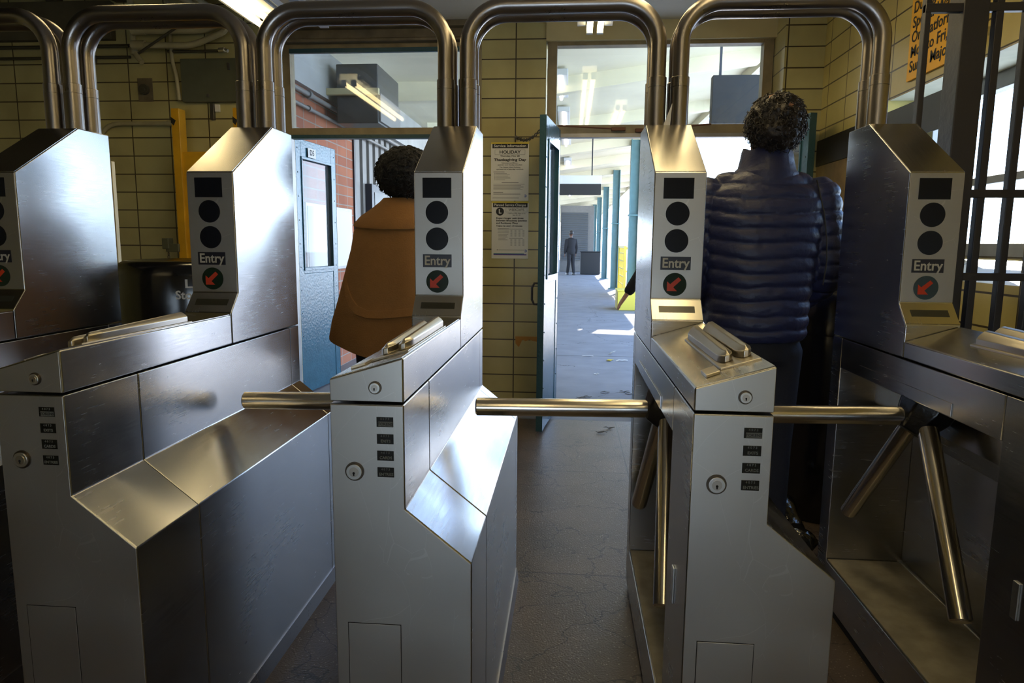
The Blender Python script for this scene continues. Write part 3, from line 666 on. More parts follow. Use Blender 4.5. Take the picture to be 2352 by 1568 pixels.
# ------------------------------------------------------------------ bins
def litter_bin(label, loc, r, H, text=False, ring=False):
    t = thing('litter_bin', label, 'bin', loc, 'black litter bins')
    MB().lathe([(r*.88, 0), (r*.92, .03), (r*.97, H*.45), (r, H*.80), (r*1.0, H*.90)]).build('bin_body', 'bin', t, smooth=.6)
    MB().lathe([(r*.98, H*.80), (r*1.012, H*.805), (r*1.014, H*.81), (r*1.012, H*.95), (r*1.0, H*.967), (r*.985, H*.975), (r*.97, H*.985), (r*.90, H*.997), (r*.80, H), (r*.62, H*.985), (r*.60, H*.93), (r*.3, H*.92)]).build('bin_lid', 'bin', t, smooth=.9)
    MB().lathe([(r*.9, H*.5), (r*.985, H*.5), (r*.99, H*.52), (r*.9, H*.52)]).build('bin_band', 'bin', t, smooth=.5)
    if text:
        rr = r*1.013
        for row, z, wd, sz in (('Litter', 1.112, .135, .046), ('Stops Here', 1.068, .205, .046)):
            me = text_mesh(row, sz, wd, .0012); 
            for v in me.vertices:
                a = v.co.x/rr; yy = v.co.y
                v.co = Vector(((rr-yy+.0016)*math.sin(a), -(rr-yy+.0016)*math.cos(a), v.co.z+z))
            me.materials.append(M['white_text']); oo = bpy.data.objects.new('bin_lettering', me); COL.objects.link(oo); oo.parent = t
            oo.rotation_euler = (0, 0, math.radians(27))
    if ring:
        MB().tube([(-.02+.035*math.cos(a), -r*.93-.012, .13+.035*math.sin(a)) for a in [2*PI*j/24 for j in range(24)]], .005, 8, closed=True).build('pull_ring', 'lock_face', t, smooth=1)
    return t
litter_bin('black round litter bin with white lettering, left of the cape passage', (-1.60, 2.92, 0), .35, 1.20, True)
litter_bin('tall black litter bin hidden behind the man in the navy jacket', (1.27, 3.40, 0), .30, 1.10, False, True)
bg_ = MB(); rings = []
for i in range(15):
    f_ = i/14; c = Vector((.955+.05*f_, 3.03-.26*f_, .16-.125*f_+.02*math.sin(f_*9))); ring = []
    for j in range(14):
        a = 2*PI*j/14; rr = .045*(1+.12*math.sin(f_*14+a*2))*(.35 if i in (0, 14) else 1)
        ring.append(c+Vector((rr*math.cos(a), rr*.3*math.sin(a)*.6, rr*.62*math.sin(a)+.002)))
    rings.append(ring)
tag(bg_.ring_loft(rings).build('plastic_bag', 'bag', smooth=1.2), 'shiny crumpled black plastic bag end on the floor beside the right litter bin', 'bag')

# ------------------------------------------------------------------ left wall equipment
yl = thing('yellow_machine', 'tall yellow machine frame against the left tiled wall', 'machine', (-2.62, 4.95, 0))
MB().box(-.24, .30, -.05, .18, .02, 1.92).build('machine_body', 'yellow', yl, bevel=.008)
for x in (-.22, .24):
    MB().box(x-.03, x+.03, -.07, .02, .0, 2.22).build('upright', 'yellow', yl, bevel=.004)
    MB().prism([(x-.031, 2.16), (x+.005, 2.135), (x-.012, 2.10), (x-.031, 2.12)], 'y', -.073, -.070).build('upright_marking', 'ink', yl)
br_ = MB().box(-.34, -.24, -.09, -.04, 1.20, 1.26).box(-.36, -.31, -.1, -.03, 1.22, 1.30).build('bracket', 'panel_green', yl, bevel=.005)
c0 = Vector((-.33, -.07, 1.20))
for i in range(11):
    d = Vector((0, 0, -1)); s = Vector((1, 0, 0)) if i % 2 else Vector((0, 1, 0)); c = c0+d*(.016+i*.022)
    MB().tube([c+d*(.014*math.cos(a))+s*(.008*math.sin(a)) for a in [2*PI*j/10 for j in range(10)]], .0028, 6, closed=True).build('chain_link', 'chain', yl, smooth=1)
pn = thing('electrical_panel', 'flat grey green box cover high on the left tiled wall', 'panel', (-2.69, YB, 2.46))
MB().box(-.215, .215, -.05, 0, -.155, .155).build('panel_door', 'panel_green', pn, bevel=.006)
MB().box(.15, .17, -.06, -.05, .07, .12).box(-.02, .0, -.058, -.05, -.12, -.10).build('panel_latch', 'chain', pn, bevel=.002)
kb = thing('key_box', 'small metal hasp with white tag just under the green panel', 'hasp', (-2.69, YB, 2.25))
MB().box(-.015, .015, -.03, 0, -.07, .05).build('hasp_plate', 'chain', kb, bevel=.003); MB().box(.018, .055, -.02, 0, -.01, .045).build('tag', 'paper', kb, bevel=.003)
vp = thing('valve_plate', 'square metal plate with a round fitting on the left tiled wall', 'fitting', (-3.215, YB, 2.405))
MB().box(-.058, .058, -.006, 0, -.085, .085).build('plate', 'header', vp, bevel=.002)
MB().disc((0, -.006, 0), (0, -1, 0), .038, .03, 20).disc((0, -.03, -.01), (0, -1, 0), .022, .02, 16).build('round_fitting', 'pipe_dark', vp, bevel=.003)
def pipe(label, pts, r, m='pipe_paint', name='pipe', fit=(), group='pipes on the left tiled wall'):
    # round the corners
    P = [Vector(p) for p in pts]; out = [P[0]]
    for i in range(1, len(P)-1):
        a, c, d = P[i-1], P[i], P[i+1]; k = min(.08, (a-c).length*.45, (d-c).length*.45)
        s = c+(a-c).normalized()*k; e = c+(d-c).normalized()*k
        for j in range(7): t_ = j/6; out.append(s*(1-t_)**2+c*2*t_*(1-t_)+e*t_*t_)
    out.append(P[-1])
    o = thing(name, label, 'pipe', P[0], group)
    MB().tube([p-P[0] for p in out], r, 14).build('pipe_run', m, o, smooth=.9)
    for f_ in fit:
        p = Vector(f_[0])-P[0]; d = Vector(f_[1]).normalized()
        MB().tube([p-d*f_[2]/2, p+d*f_[2]/2], f_[3], 16).build('coupling', m, o, smooth=.6)
    return o
yw = YB-.06
pipe('thick upper pipe that bends back at its right end', [(-3.20, yw-.05, 2.800), (-2.66, yw-.05, 2.795), (-2.56, yw-.06, 2.84), (-2.66, yw-.30, 2.93), (-2.85, yw-.6, 2.95)], .028, fit=[((-3.17, yw-.05, 2.80), (1, 0, 0), .10, .034)])
pipe('thick lower pipe sweeping up to the right', [(-3.22, yw-.06, 2.695), (-2.76, yw-.06, 2.685), (-2.50, yw-.08, 2.775), (-2.46, yw-.12, 2.84), (-2.62, yw-.4, 2.95)], .022, fit=[((-3.17, yw-.06, 2.695), (1, 0, 0), .10, .031)])
pipe('vertical pipe with a tee dropping beside the thick pipes', [(-3.25, yw, 3.02), (-3.25, yw, 2.66), (-3.18, yw-.02, 2.585)], .020, fit=[((-3.25, yw, 2.90), (0, 0, 1), .09, .034), ((-3.25, yw, 2.67), (0, 0, 1), .05, .028)])
pipe('thin vertical pipe running down to the green panel', [(-2.98, yw+.02, 3.02), (-2.97, yw+.02, 2.60), (-2.945, yw+.02, 2.50), (-2.930, yw+.02, 2.32)], .014)
pipe('dark thin pipe running left under the ceiling', [(-4.9, yw+.02, 2.712), (-3.30, yw+.02, 2.712)], .012, 'pipe_dark')
pipe('dark clamped pipe on the left tiled wall below the thick pipes', [(-4.9, yw+.03, 2.636), (-3.30, yw+.03, 2.636)], .011, 'pipe_dark', fit=[((-3.58, yw+.03, 2.625), (0, 0, 1), .05, .013)])
pipe('short dark pipe ending in a bright fitting', [(-3.0, yw+.02, 2.668), (-2.575, yw+.02, 2.668), (-2.56, yw-.03, 2.655)], .010, 'pipe_dark')
pipe('slanting black cable crossing the thick pipes', [(-3.14, yw-.12, 2.62), (-2.78, yw-.12, 2.83), (-2.70, yw-.16, 2.93)], .009, 'pipe_dark', 'cable')
pf = thing('pipe_fitting', 'small shiny pipe end fitting just above the green panel', 'fitting', (-2.545, yw-.05, 2.655), None)
MB().tube([(-.025, .01, 0), (.02, 0, 0)], .018, 14).tube([(.02, 0, 0), (.045, -.005, -.01)], .012, 12).build('fitting_body', 'lock_face', pf, smooth=.7)
pipe('horizontal conduit on the left wall turning down behind the turnstile', [(-2.96, yw+.03, 2.155), (-3.50, yw+.03, 2.155), (-3.60, yw+.03, 2.05), (-3.62, yw+.03, 1.4)], .016, fit=[((-3.01, yw+.03, 2.155), (1, 0, 0), .06, .022)], name='conduit')
bd = thing('board', 'narrow pale board with dark edge leaning by the left tiled wall', 'board', (-2.62, 3.75, 0))
MB().box(-.020, .05, 0, .03, 0, 1.72).build('board_sheet', 'cream', bd, bevel=.003); MB().box(-.045, -.021, 0, .035, 0, 1.74).build('board_edge', 'ink', bd, bevel=.002)

# ------------------------------------------------------------------ outside the left doorway
XB = -2.36
wallbox('wall_outside', [(XB-.2, XB, 5.36, 7.45, 0, 2.62)], 'brick')
b = MB(); b.box(XB-.2, XB-.03, 7.5, 20, 0, 2.62)
for i in range(46): b.box(XB-.03, XB, 7.56+i*.26, 7.70+i*.26, 0, 2.62)
struct(b.build('wall_outside', 'corrug'))
struct(MB().box(XB-.2, XB+.02, 7.45, 7.5, 0, 2.62).build('trim_10', 'iron'))
struct(MB().box(XB-.25, XB+.05, 5.36, 20, 2.62, 3.05).build('wall_outside', 'concrete'))
wb = thing('notice_case', 'white glazed notice case on the brick wall behind the door marked D5', 'case', (XB, 6.55, 1.33))
MB().box(0, .03, -.55, .75, -.32, .30).build('case_frame', 'frame_grey', wb, bevel=.004); MB().box(.025, .034, -.52, .72, -.29, .27).build('case_sheet', 'paper', wb)
wc = thing('poster_case', 'dark framed poster case on the grey siding behind the woman', 'case', (XB, 9.0, 1.35))
MB().box(0, .08, -1.1, 1.3, -.75, .60).build('case_frame', 'iron', wc, bevel=.006); MB().box(.07, .085, -1.0, 1.2, -.66, .51).build('case_sheet', 'grime', wc)
for i, (z, r_) in enumerate(((2.56, .022), (2.44, .016))):
    pipe(('upper' if i == 0 else 'lower')+' grey conduit running along the outside brick wall', [(XB+.05, 5.40, z), (XB+.05, 11, z)], r_, 'corrug', 'conduit', fit=[((XB+.05, 6.1, z), (0, 1, 0), .05, r_*1.6), ((XB+.05, 7.1, z), (0, 1, 0), .05, r_*1.6)], group='conduits outside')
ac = thing('air_conditioner', 'dark dusty box unit hanging under the canopy behind the left transom', 'unit', (-1.95, 6.6, 2.58))
MB().box(-.28, .12, 0, .8, -.18, .36).build('unit_case', 'grime', ac, bevel=.01)
MB().box(.12, .14, .02, .78, -.16, .10).build('side_panel', 'corrug', ac, bevel=.004)
MB().box(-.36, .14, -.06, -.01, .07, .13).build('cross_bar', 'cream', ac, bevel=.004)

# ------------------------------------------------------------------ canopy, columns, platform
def zc(x): return 3.26+.12*(x+.17)
b = MB()
for ya, yb, xe in ((5.36, 15.62, 2.3), (15.62, 16.38, 1.50), (16.38, 62, 2.3)):  # middle piece leaves an added roof slot, out of view, for a sun strip
    b.ring_loft([[Vector((x, y, zz)) for x, zz in ((-9, zc(-9)+1.2), (-2.6, zc(-.17)), (-.5, zc(-.3)), (xe, zc(xe)+.05), (xe, zc(xe)+.20), (-.5, zc(-.3)+.3), (-9, zc(-9)+1.5))] for y in (ya, yb)])
struct(b.build('ceiling', 'canopy'))
for i in range(19):
    y = 5.9+i*2.9; b = MB(); b.prism([(-2.4, zc(-.6)+.1), (-2.4, zc(-.6)-.20), (-.4, zc(-.4)-.17), (2.2, zc(2.2)-.12), (2.28, zc(2.28)+.06), (-.4, zc(-.4)+.1)], 'y', y-.07, y+.07)
    tag(b.build('canopy_beam', 'canopy', bevel=.01), 'cream canopy beam crossing above the platform', 'beam', 'cream beams under the canopy')
struct(MB().box(2.3, 2.37, 5.36, 15.6, zc(2.3)-.08, zc(2.3)+.22).box(2.3, 2.37, 16.4, 62, zc(2.3)-.08, zc(2.3)+.22).build('trim_11', 'canopy'))
def column(y, label, r=.10):
    t = thing('platform_column', label, 'column', (1.30, y, 0), 'teal steel columns along the platform')
    x = 0; H = zc(1.30)-.05
    MB().box(-r, -r+.02, -r, r, 0, H).box(r-.02, r, -r, r, 0, H).box(-r+.02, r-.02, -.012, .012, 0, H).build('shaft', 'teal_col', t)
    MB().box(-r-.02, r+.02, -r-.01, r+.01, H*.55, H*.55+.03).build('band', 'teal_col', t)
    MB().box(-r-.06, r+.06, -r-.06, r+.06, 0, .03).build('base_plate', 'teal_col', t)
for i, y in enumerate((14.5, 20.3, 26.1, 31.9, 37.7)):
    column(y, '%s teal column beside the yellow railing' % ('nearest', 'second nearest', 'third nearest', 'fourth nearest', 'farthest')[i])
st = thing('hanging_sign', 'black hanging platform sign with silver top, seen through the open doorway', 'sign', (.10, 12, 2.27))
MB().box(-.75, .405, -.08, .08, -.155, .02).build('sign_panel', 'ink', st, bevel=.004); MB().box(-.75, .41, -.09, .09, .02, .16).build('sign_top', 'white_metal', st, bevel=.004)
for x in (-.5, .25): MB().box(x-.01, x+.01, -.01, .01, .16, zc(.1)-2.27).build('hanger', 'iron', st)
st = thing('hanging_sign', 'black sign board seen through the right transom next to the head', 'sign', (1.52, 6.6, 2.62))
MB().box(-.27, .42, -.05, .05, -.25, .17).build('sign_panel', 'ink', st, bevel=.004)
for x in (-.2, .3): MB().box(x-.01, x+.01, -.01, .01, .17, zc(1.5)-2.62-.02).build('hanger', 'iron', st)
def outlamp(x, y, label):
    t = thing('platform_light', label, 'lamp', (x, y, zc(x)-.12), 'lights under the platform canopy')
    MB().box(-.09, .09, 0, 1.25, .05, .12).build('housing', 'white_metal', t, bevel=.006)
    MB().tube([(0, .03, .03), (0, 1.22, .03)], .022, 12).build('tube', 'lamp_white', t, smooth=.8)
for i, y in enumerate((8.2, 10.4, 12.6, 16.4, 21, 27)): outlamp(-.15+.02*i, y, 'white tube light under the platform canopy, %s from the doorway' % ('first', 'second', 'third', 'fourth', 'fifth', 'sixth')[i])
ki = thing('kiosk', 'grey shuttered kiosk at the far end of the platform', 'kiosk', (.1, 32.5, 0))
MB().box(-.55, 1.0, .02, 2.4, 0, 3.05).build('kiosk_body', 'corrug', ki, bevel=.01)
b = MB()
for i in range(22): b.prism([(-.02, .55+i*.10), (-.06, .55+i*.10), (-.02, .63+i*.10)], 'x', -.5, .72)
b.build('shutter', 'louver', ki)
MB().tube([(-.75, -.25, 0), (-.75, -.25, 3.1)], .17, 20).build('round_column', 'white_metal', ki, smooth=.8)
nb = thing('black_cabinet', 'black waist high cabinet standing before the shuttered kiosk', 'cabinet', (.88, 29.5, 0))
MB().box(-.42, .42, 0, .6, .02, .95).build('cabinet_body', 'ink', nb, bevel=.02); MB().box(-.44, .44, -.02, .62, .95, .99).build('cabinet_top', 'ink', nb, bevel=.01)
# yellow stair railing
rl = thing('stair_railing', 'yellow mesh stair railing on the sunlit side of the platform', 'railing', (0, 0, 0))
for x, y in ((1.32, 18.6), (1.32, 16.7), (1.75, 18.6), (1.75, 16.7)): MB().box(x-.03, x+.03, y-.03, y+.03, 0, 1.25).build('railing_post', 'yellow_out', rl)
for x in (1.32, 1.75):
    b = MB(); b.box(x-.02, x+.02, 16.7, 18.6, 1.2, 1.25).box(x-.02, x+.02, 16.7, 18.6, .1, .14)
    for i in range(10): b.box(x-.008, x+.008, 16.85+i*.19, 16.88+i*.19, .1, 1.2)
    for i in range(5): b.box(x-.008, x+.008, 16.7, 18.6, .3+i*.19, .32+i*.19)
    b.build('railing_mesh', 'yellow_out', rl)
MB().box(1.30, 1.78, 18.57, 18.63, 1.15, 1.22).box(1.30, 1.78, 18.57, 18.63, .55, .6).build('cross_rail', 'yellow_out', rl)
ys = thing('yellow_block', 'low yellow block at the foot of the nearest teal column', 'block', (1.25, 13.7, 0))
MB().box(-.30, .55, -.12, .5, 0, .37).build('block_body', 'yellow_out', ys, bevel=.015); MB().box(-.31, .56, -.13, .51, .37, .40).build('block_top', 'yellow_out', ys, bevel=.006)

# litter on the platform
random.seed(21)
spots = [((.23, 7.85), .13, .02, 'paper', 'thin white paper strip lying left of the other scraps'), ((.52, 8.05), .07, .05, 'paper', 'upright folded white scrap on the platform'),
         ((.47, 7.60), .10, .05, 'yellow_ink', 'yellowish crumpled wrapper on the platform floor'), ((.60, 7.58), .13, .03, 'paper', 'small torn white scrap right of the yellowish wrapper'), ((.29, 6.75), .05, .02, 'paper', 'small pale scrap nearer to the doorway')]
for (x, y), L, w_, m_, lab in spots:
    b = MB(); a = random.random()*3 if L < .12 else .15; pts = []
    for i in range(5):
        u = (i/4-.5)*L; zz = .004+random.random()*(.05 if 'upright' in lab else .012)
        pts.append([Vector((x+u*math.cos(a)-s*w_/2*math.sin(a), y+u*math.sin(a)+s*w_/2*math.cos(a), zz+h_)) for s, h_ in ((-1, 0), (1, 0), (1, .002), (-1, .002))])
    tag(b.ring_loft(pts).build('paper_scrap', m_), lab, 'litter', 'scraps on the platform floor')
for i, (x, y) in enumerate(((.54, 5.88), (.50, 5.95), (.12, 5.66), (.17, 5.70), (.30, 4.72), (.24, 4.60), (.33, 5.9))):
    b = MB(); pts = []
    for j in range(5):
        u = (j/4-.5)*.08; ww = .018*math.sin(PI*(j+.3)/4.6)
        pts.append([Vector((x+u, y+s*ww, .003+.012*abs(math.sin(j+i))+h_)) for s, h_ in ((-1, 0), (1, 0), (1, .0015), (-1, .0015))])
    tag(b.ring_loft(pts).build('dry_leaf', 'leaf'), 'small dark dry leaf lying on the floor near the doorway', 'leaf', 'dry leaves by the doorway')
# folded card stuck between the hoops of the turnstile before the man
ck = MB().prism([(.0, 0), (.022, 0), (.018, .075)], 'y', 0, .0015); o = ck.build('paper_slip', 'paper'); o.location = (.3828-.088, 2.345, 1.664); o.rotation_euler = (0, .12, 0)
tag(o, 'small white paper slip standing between the hoop sleeves on the third tower', 'paper')

# ------------------------------------------------------------------ people
def solid(parts, voxel, disp=None, smooth_it=3):
    """union of closed shapes as one continuous skin (voxel remesh), then an optional displacement"""
    me = bpy.data.meshes.new('tmp'); bmesh.ops.recalc_face_normals(parts.bm, faces=parts.bm.faces); parts.bm.to_mesh(me); parts.bm.free()
    o = bpy.data.objects.new('tmp', me); COL.objects.link(o)
    md = o.modifiers.new('r', 'REMESH'); md.mode = 'VOXEL'; md.voxel_size = voxel
    sm = o.modifiers.new('s', 'SMOOTH'); sm.factor = .5; sm.iterations = smooth_it
    bpy.context.view_layer.update()
    out = bpy.data.meshes.new_from_object(o.evaluated_get(bpy.context.evaluated_depsgraph_get()))
    bpy.data.objects.remove(o); bpy.data.meshes.remove(me)
    if disp:
        nn = [(v.co.copy(), v.normal.copy()) for v in out.vertices]
        for v, (c, n_) in zip(out.vertices, nn): v.co = disp(c, n_)
    out.polygons.foreach_set('use_smooth', [True]*len(out.polygons)); out.update()
    return out
def add_mesh(name, me, m, parent):
    me.name = name; me.materials.clear(); me.materials.append(M[m]); o = bpy.data.objects.new(name, me); COL.objects.link(o); o.parent = parent; return o
def ell_stack(b, rows, n=24, p=1.0):
    """rows: (cx, cy, z, rx, ry) horizontal ellipses (superellipse p)"""
    R = []
    for cx, cy, z, rx, ry in rows:
        ring = []
        for k in range(n):
            a = 2*PI*k/n; c, s_ = math.cos(a), math.sin(a)
            ring.append(Vector((cx+rx*math.copysign(abs(c)**p, c), cy+ry*math.copysign(abs(s_)**p, s_), z)))
        R.append(ring)
    b.ring_loft(R)
def limb(b, pts, rad, n=16):
    P = [Vector(p) for p in pts]; out = []; rr = []
    for i in range(len(P)-1):
        for j in range(6): t_ = j/6; out.append(P[i].lerp(P[i+1], t_)); rr.append(rad[i]*(1-t_)+rad[i+1]*t_)
    out.append(P[-1]); rr.append(rad[-1])
    for _ in range(2):
        out = [out[0]]+[(out[i-1]+out[i]*2+out[i+1])/4 for i in range(1, len(out)-1)]+[out[-1]]
    d0 = (out[0]-out[1]).normalized(); d1_ = (out[-1]-out[-2]).normalized()
    out = [out[0]+d0*rr[0]*.75, out[0]+d0*rr[0]*.5]+out+[out[-1]+d1_*rr[-1]*.5, out[-1]+d1_*rr[-1]*.75]
    rr = [rr[0]*.45, rr[0]*.8]+rr+[rr[-1]*.8, rr[-1]*.45]
    b.tube(out, rr, n)
def hand_parts(b, w, d, side, nrm, k=1.0, curl=.5):
    """palm, four fingers and a thumb; w wrist, d direction of the hand, side: towards the thumb, nrm: palm side"""
    w = Vector(w); d = Vector(d).normalized(); side = Vector(side); side = (side-d*side.dot(d)).normalized(); nrm = Vector(nrm); nrm = (nrm-d*nrm.dot(d)-side*nrm.dot(side)).normalized()
    rings = []
    for t_, hw, th in ((-.02, .026, .020), (.015, .029, .019), (.05, .040, .016), (.088, .043, .013), (.10, .036, .009)):
        rings.append([w+d*(t_*k)+side*(hw*k*math.cos(a))+nrm*(th*k*math.sin(a)) for a in [2*PI*j/14 for j in range(14)]])
    b.ring_loft(rings)
    for off, L, r_ in ((.031, .070, .0085), (.010, .079, .009), (-.011, .073, .0087), (-.031, .057, .0075)):
        p = w+d*(.088*k)+side*(off*k); dirv = d.copy(); pts = [p-d*.02*k, p]
        for sgm, f_ in enumerate((.45, .30, .25)):
            dirv = (dirv+nrm*curl*(.55 if sgm else .35)).normalized(); p = p+dirv*(L*f_*k); pts.append(p)
        b.tube(pts, [r_*k, r_*1.05*k, r_*k, r_*.92*k, r_*.7*k], 10)
    p = w+d*.025*k+side*.022*k; pts = [p, p+(d*.5+side*.75+nrm*.2).normalized()*.035*k]
    pts.append(pts[-1]+(d*.85+side*.35+nrm*.35).normalized()*.032*k); pts.append(pts[-1]+(d*.9+side*.05+nrm*.4).normalized()*.026*k)
    b.tube(pts, [.015*k, .012*k, .0105*k, .008*k], 10)
def head_parts(b, c, tilt=0, k=1.0, turn=0):
    """head with face looking along +Y (away), turned by `turn`"""
    c = Vector(c); rot = Matrix.Rotation(turn, 3, 'Z')
    def P(x, y, z): return c+rot @ Vector((x*k, y*k, z*k))
    rows = [(-.115, .030, .030, .052), (-.10, .045, .052, .040), (-.07, .062, .075, .022), (-.03, .071, .088, .008), (.02, .077, .096, -.002), (.06, .075, .095, -.006), (.095, .060, .078, -.006), (.115, .035, .045, -.004), (.122, .012, .015, -.003)]
    rings = []
    for z, rx, ry, cy in rows:
        rings.append([P(rx*math.cos(a), cy+ry*math.sin(a), z) for a in [2*PI*j/22 for j in range(22)]])
    b.ring_loft(rings)
    b.ring_loft([[P(x, y, z) for x, y, z in q] for q in (((-.006, .085, .012), (.006, .085, .012), (0, .075, .02)), ((-.016, .085, -.038), (.016, .085, -.038), (0, .112, -.030)), ((-.010, .085, -.046), (.010, .085, -.046), (0, .100, -.044)))])
    for z, w_ in ((-.060, .024), (-.069, .022)): b.tube([P(-w_, .082, z), P(-w_*.4, .091, z+.002), P(w_*.4, .091, z+.002), P(w_, .082, z)], [.003, .0055, .0055, .003], 8)
    b.tube([P(-.052, .072, .030), P(-.02, .088, .034)], [.004, .006], 8); b.tube([P(.052, .072, .030), P(.02, .088, .034)], [.004, .006], 8)
    for s_ in (-1, 1):
        b.ring_loft([[P(s_*(.074+.018*u), -.004+ry*math.sin(a)-.006*u, -.005+rz*math.cos(a)) for a in [2*PI*j/12 for j in range(12)]] for u, ry, rz in ((0, .012, .020), (.6, .019, .030), (1, .016, .027))])
    return P
def eyes(P, parent, k=1.0):
    for s_ in (-1, 1):
        b = MB(); c = P(s_*.030, .076, .010); r = .0115*k
        b.ring_loft([[c+Vector((r*math.sin(t_)*math.cos(a), r*math.cos(t_), r*math.sin(t_)*math.sin(a))) for a in [2*PI*j/12 for j in range(12)]] for t_ in (.1, .6, 1.2, 1.8, 2.5, 3.05)])
        b.build('eye', 'paper', parent, smooth=1)

def curls(b, c, rx, ry, rz, n, L, amp, seed, zmin=-1, r=.0022):
    rnd = random.Random(seed)
    for i in range(n):
        z = rnd.uniform(zmin, 1); a = rnd.uniform(0, 2*PI); q = math.sqrt(max(0, 1-z*z))
        d = Vector((q*math.cos(a), q*math.sin(a), z)); p = Vector(c)+Vector((d.x*rx, d.y*ry, d.z*rz))*.97
        t1 = d.orthogonal().normalized(); t2 = d.cross(t1); ph = rnd.uniform(0, 6.3); pts = []
        fall = Vector((rnd.uniform(-.4, .4), rnd.uniform(-.4, .4), -rnd.uniform(.2, 1.0)))
        for j in range(7):
            t_ = j/6; pts.append(p+d*(L*t_*.6)+fall*(L*.7*t_*t_)+t1*(amp*math.cos(ph+t_*7)*t_)+t2*(amp*math.sin(ph+t_*7)*t_))
        b.tube(pts, [r, r, r, r, r*.9, r*.7, r*.4], 5)

# ---- the man in the quilted jacket, seen from behind
mx, my = .725, 2.74
man = thing('person', 'person with dark curly hair in a navy quilted jacket walking away through the right passage', 'person', (mx, my, 0))
hx, hy = .745-mx, 2.70-my
b = MB()
ell_stack(b, [(0, 0, .86, .15, .11), (0, 0, .95, .17, .12), (0, 0, 1.10, .15, .105), (0, 0, 1.34, .185, .115), (0, 0, 1.47, .19, .105), (0, 0, 1.54, .12, .08)], 24)
limb(b, [(0, .0, 1.48), (hx, hy+.02, 1.64)], [.065, .058])
P = head_parts(b, (hx, hy, 1.71), k=1.0, turn=.35)
for s_ in (-1, 1):
    limb(b, [(s_*.085, 0, .90), (s_*.10, .02 if s_ > 0 else -.05, .50), (s_*.10, .0 if s_ > 0 else -.10, .09)], [.088, .058, .040])
    b.ring_loft([[Vector((s_*.10+w_*math.cos(a), (0 if s_ > 0 else -.10)+cy+l_*math.sin(a), z)) for a in [2*PI*j/14 for j in range(14)]] for z, w_, l_, cy in ((.03, .040, .12, .05), (.07, .038, .10, .03), (.11, .034, .05, .0))])
AR = ((.205, 0, 1.47), (.262, -.02, 1.17), (.195, .22, 1.04)); AL = ((-.205, 0, 1.47), (-.25, .01, 1.16), (-.20, .20, 1.00))
for A in (AR, AL):
    limb(b, A, [.055, .042, .030]); d = Vector(A[2])-Vector(A[1])
    hand_parts(b, Vector(A[2])+d.normalized()*.03, d, (0, 0, 1), (-A[2][0], 0, 0), .95, .6)
add_mesh('body', solid(b, .0065), 'skin', man)
eyes(P, man, 1.03)
# jacket: torso and sleeves, quilted across
b = MB()
ell_stack(b, [(.0, 0, .918, .178, .135), (.0, 0, .95, .192, .148), (0, 0, 1.08, .195, .150), (0, 0, 1.22, .212, .155), (0, .0, 1.38, .230, .150), (0, 0, 1.46, .225, .135), (0, 0, 1.51, .17, .115), (0, .0, 1.555, .105, .09)], 40, .86)
for A in (AR, AL): limb(b, [A[0], A[1], A[2]], [.083, .074, .055])
limb(b, [(-.13, 0, 1.492), (.13, 0, 1.492)], [.070, .070])
def quilt(c, n_):
    w_ = noise.noise(c*7)*.012+noise.noise(c*19)*.004
    if abs(c.x) > .205 and c.z < 1.40 and (c.x > 0 or True):
        s_ = 1 if c.x > 0 else -1
        ph = (c.z+w_*.8-.22*(c.y if c.z < 1.12 else 0))/.055
    else: ph = (c.z+w_+.010*math.cos(c.x*9))/.054
    f_ = abs(math.sin(PI*ph)); puff = f_**.55*.011-.008
    pk = noise.noise(Vector((c.x*26, c.y*26, c.z*70)))*.0022
    return c+n_*(puff+pk)
jk = add_mesh('jacket', solid(b, .0062, quilt, 2), 'jacket', man)
def jacket_collar():
    b = MB(); rings = []
    for z, rx, ry, o in ((1.51, .125, .10, 0), (1.545, .118, .098, .0), (1.556, .116, .097, .0), (1.566, .106, .090, 0), (1.60, .098, .088, .004), (1.625, .094, .086, .005), (1.640, .088, .080, .006), (1.638, .076, .070, .006), (1.57, .074, .066, 0), (1.52, .08, .066, 0)):
        rings.append([Vector((hx*.5+rx*math.cos(a), hy*.3+o+ry*math.sin(a), z+.008*math.sin(a*3))) for a in [2*PI*j/32 for j in range(32)]])
    return b.ring_loft(rings, cap=False, closed=True)
jacket_collar().build('collar', 'jacket', jk, smooth=1.2)
# shoulder seams
b = MB()
b.tube([(.198, -.145, 1.14), (.205, -.147, 1.22), (.202, -.142, 1.30), (.19, -.13, 1.40), (.17, -.09, 1.52)], .0028, 8)
b.build('sleeve_seam', 'ink', jk)
b = MB()
ell_stack(b, [(0, 0, .84, .165, .125), (0, 0, .93, .17, .13), (0, 0, .99, .16, .12)], 24)
for s_ in (-1, 1): limb(b, [(s_*.085, 0, .88), (s_*.10, .02 if s_ > 0 else -.05, .50), (s_*.10, 0 if s_ > 0 else -.10, .10)], [.102, .076, .064])
add_mesh('trousers', solid(b, .009), 'denim', man)
b = MB()
for s_ in (-1, 1):
    b.ring_loft([[Vector((s_*.10+w_*math.cos(a), (0 if s_ > 0 else -.10)+cy+l_*math.sin(a), z)) for a in [2*PI*j/16 for j in range(16)]] for z, w_, l_, cy in ((0, .050, .145, .05), (.03, .052, .145, .05), (.07, .047, .12, .03), (.12, .043, .06, .0))])
b.build('shoes', 'shoe', man, smooth=1)
b = MB(); hc = Vector((hx, hy-.012, 1.730))
rings = []
for i in range(13):
    t_ = i/12*PI; z = math.cos(t_)
    rings.append([hc+Vector((.098*math.sin(t_)*math.cos(a)+.0001, .112*math.sin(t_)*math.sin(a)-(.008 if z < 0 else 0), .100*z-(.012 if z < 0 else 0))) for a in [2*PI*j/24 for j in range(24)]])
b.ring_loft(rings)
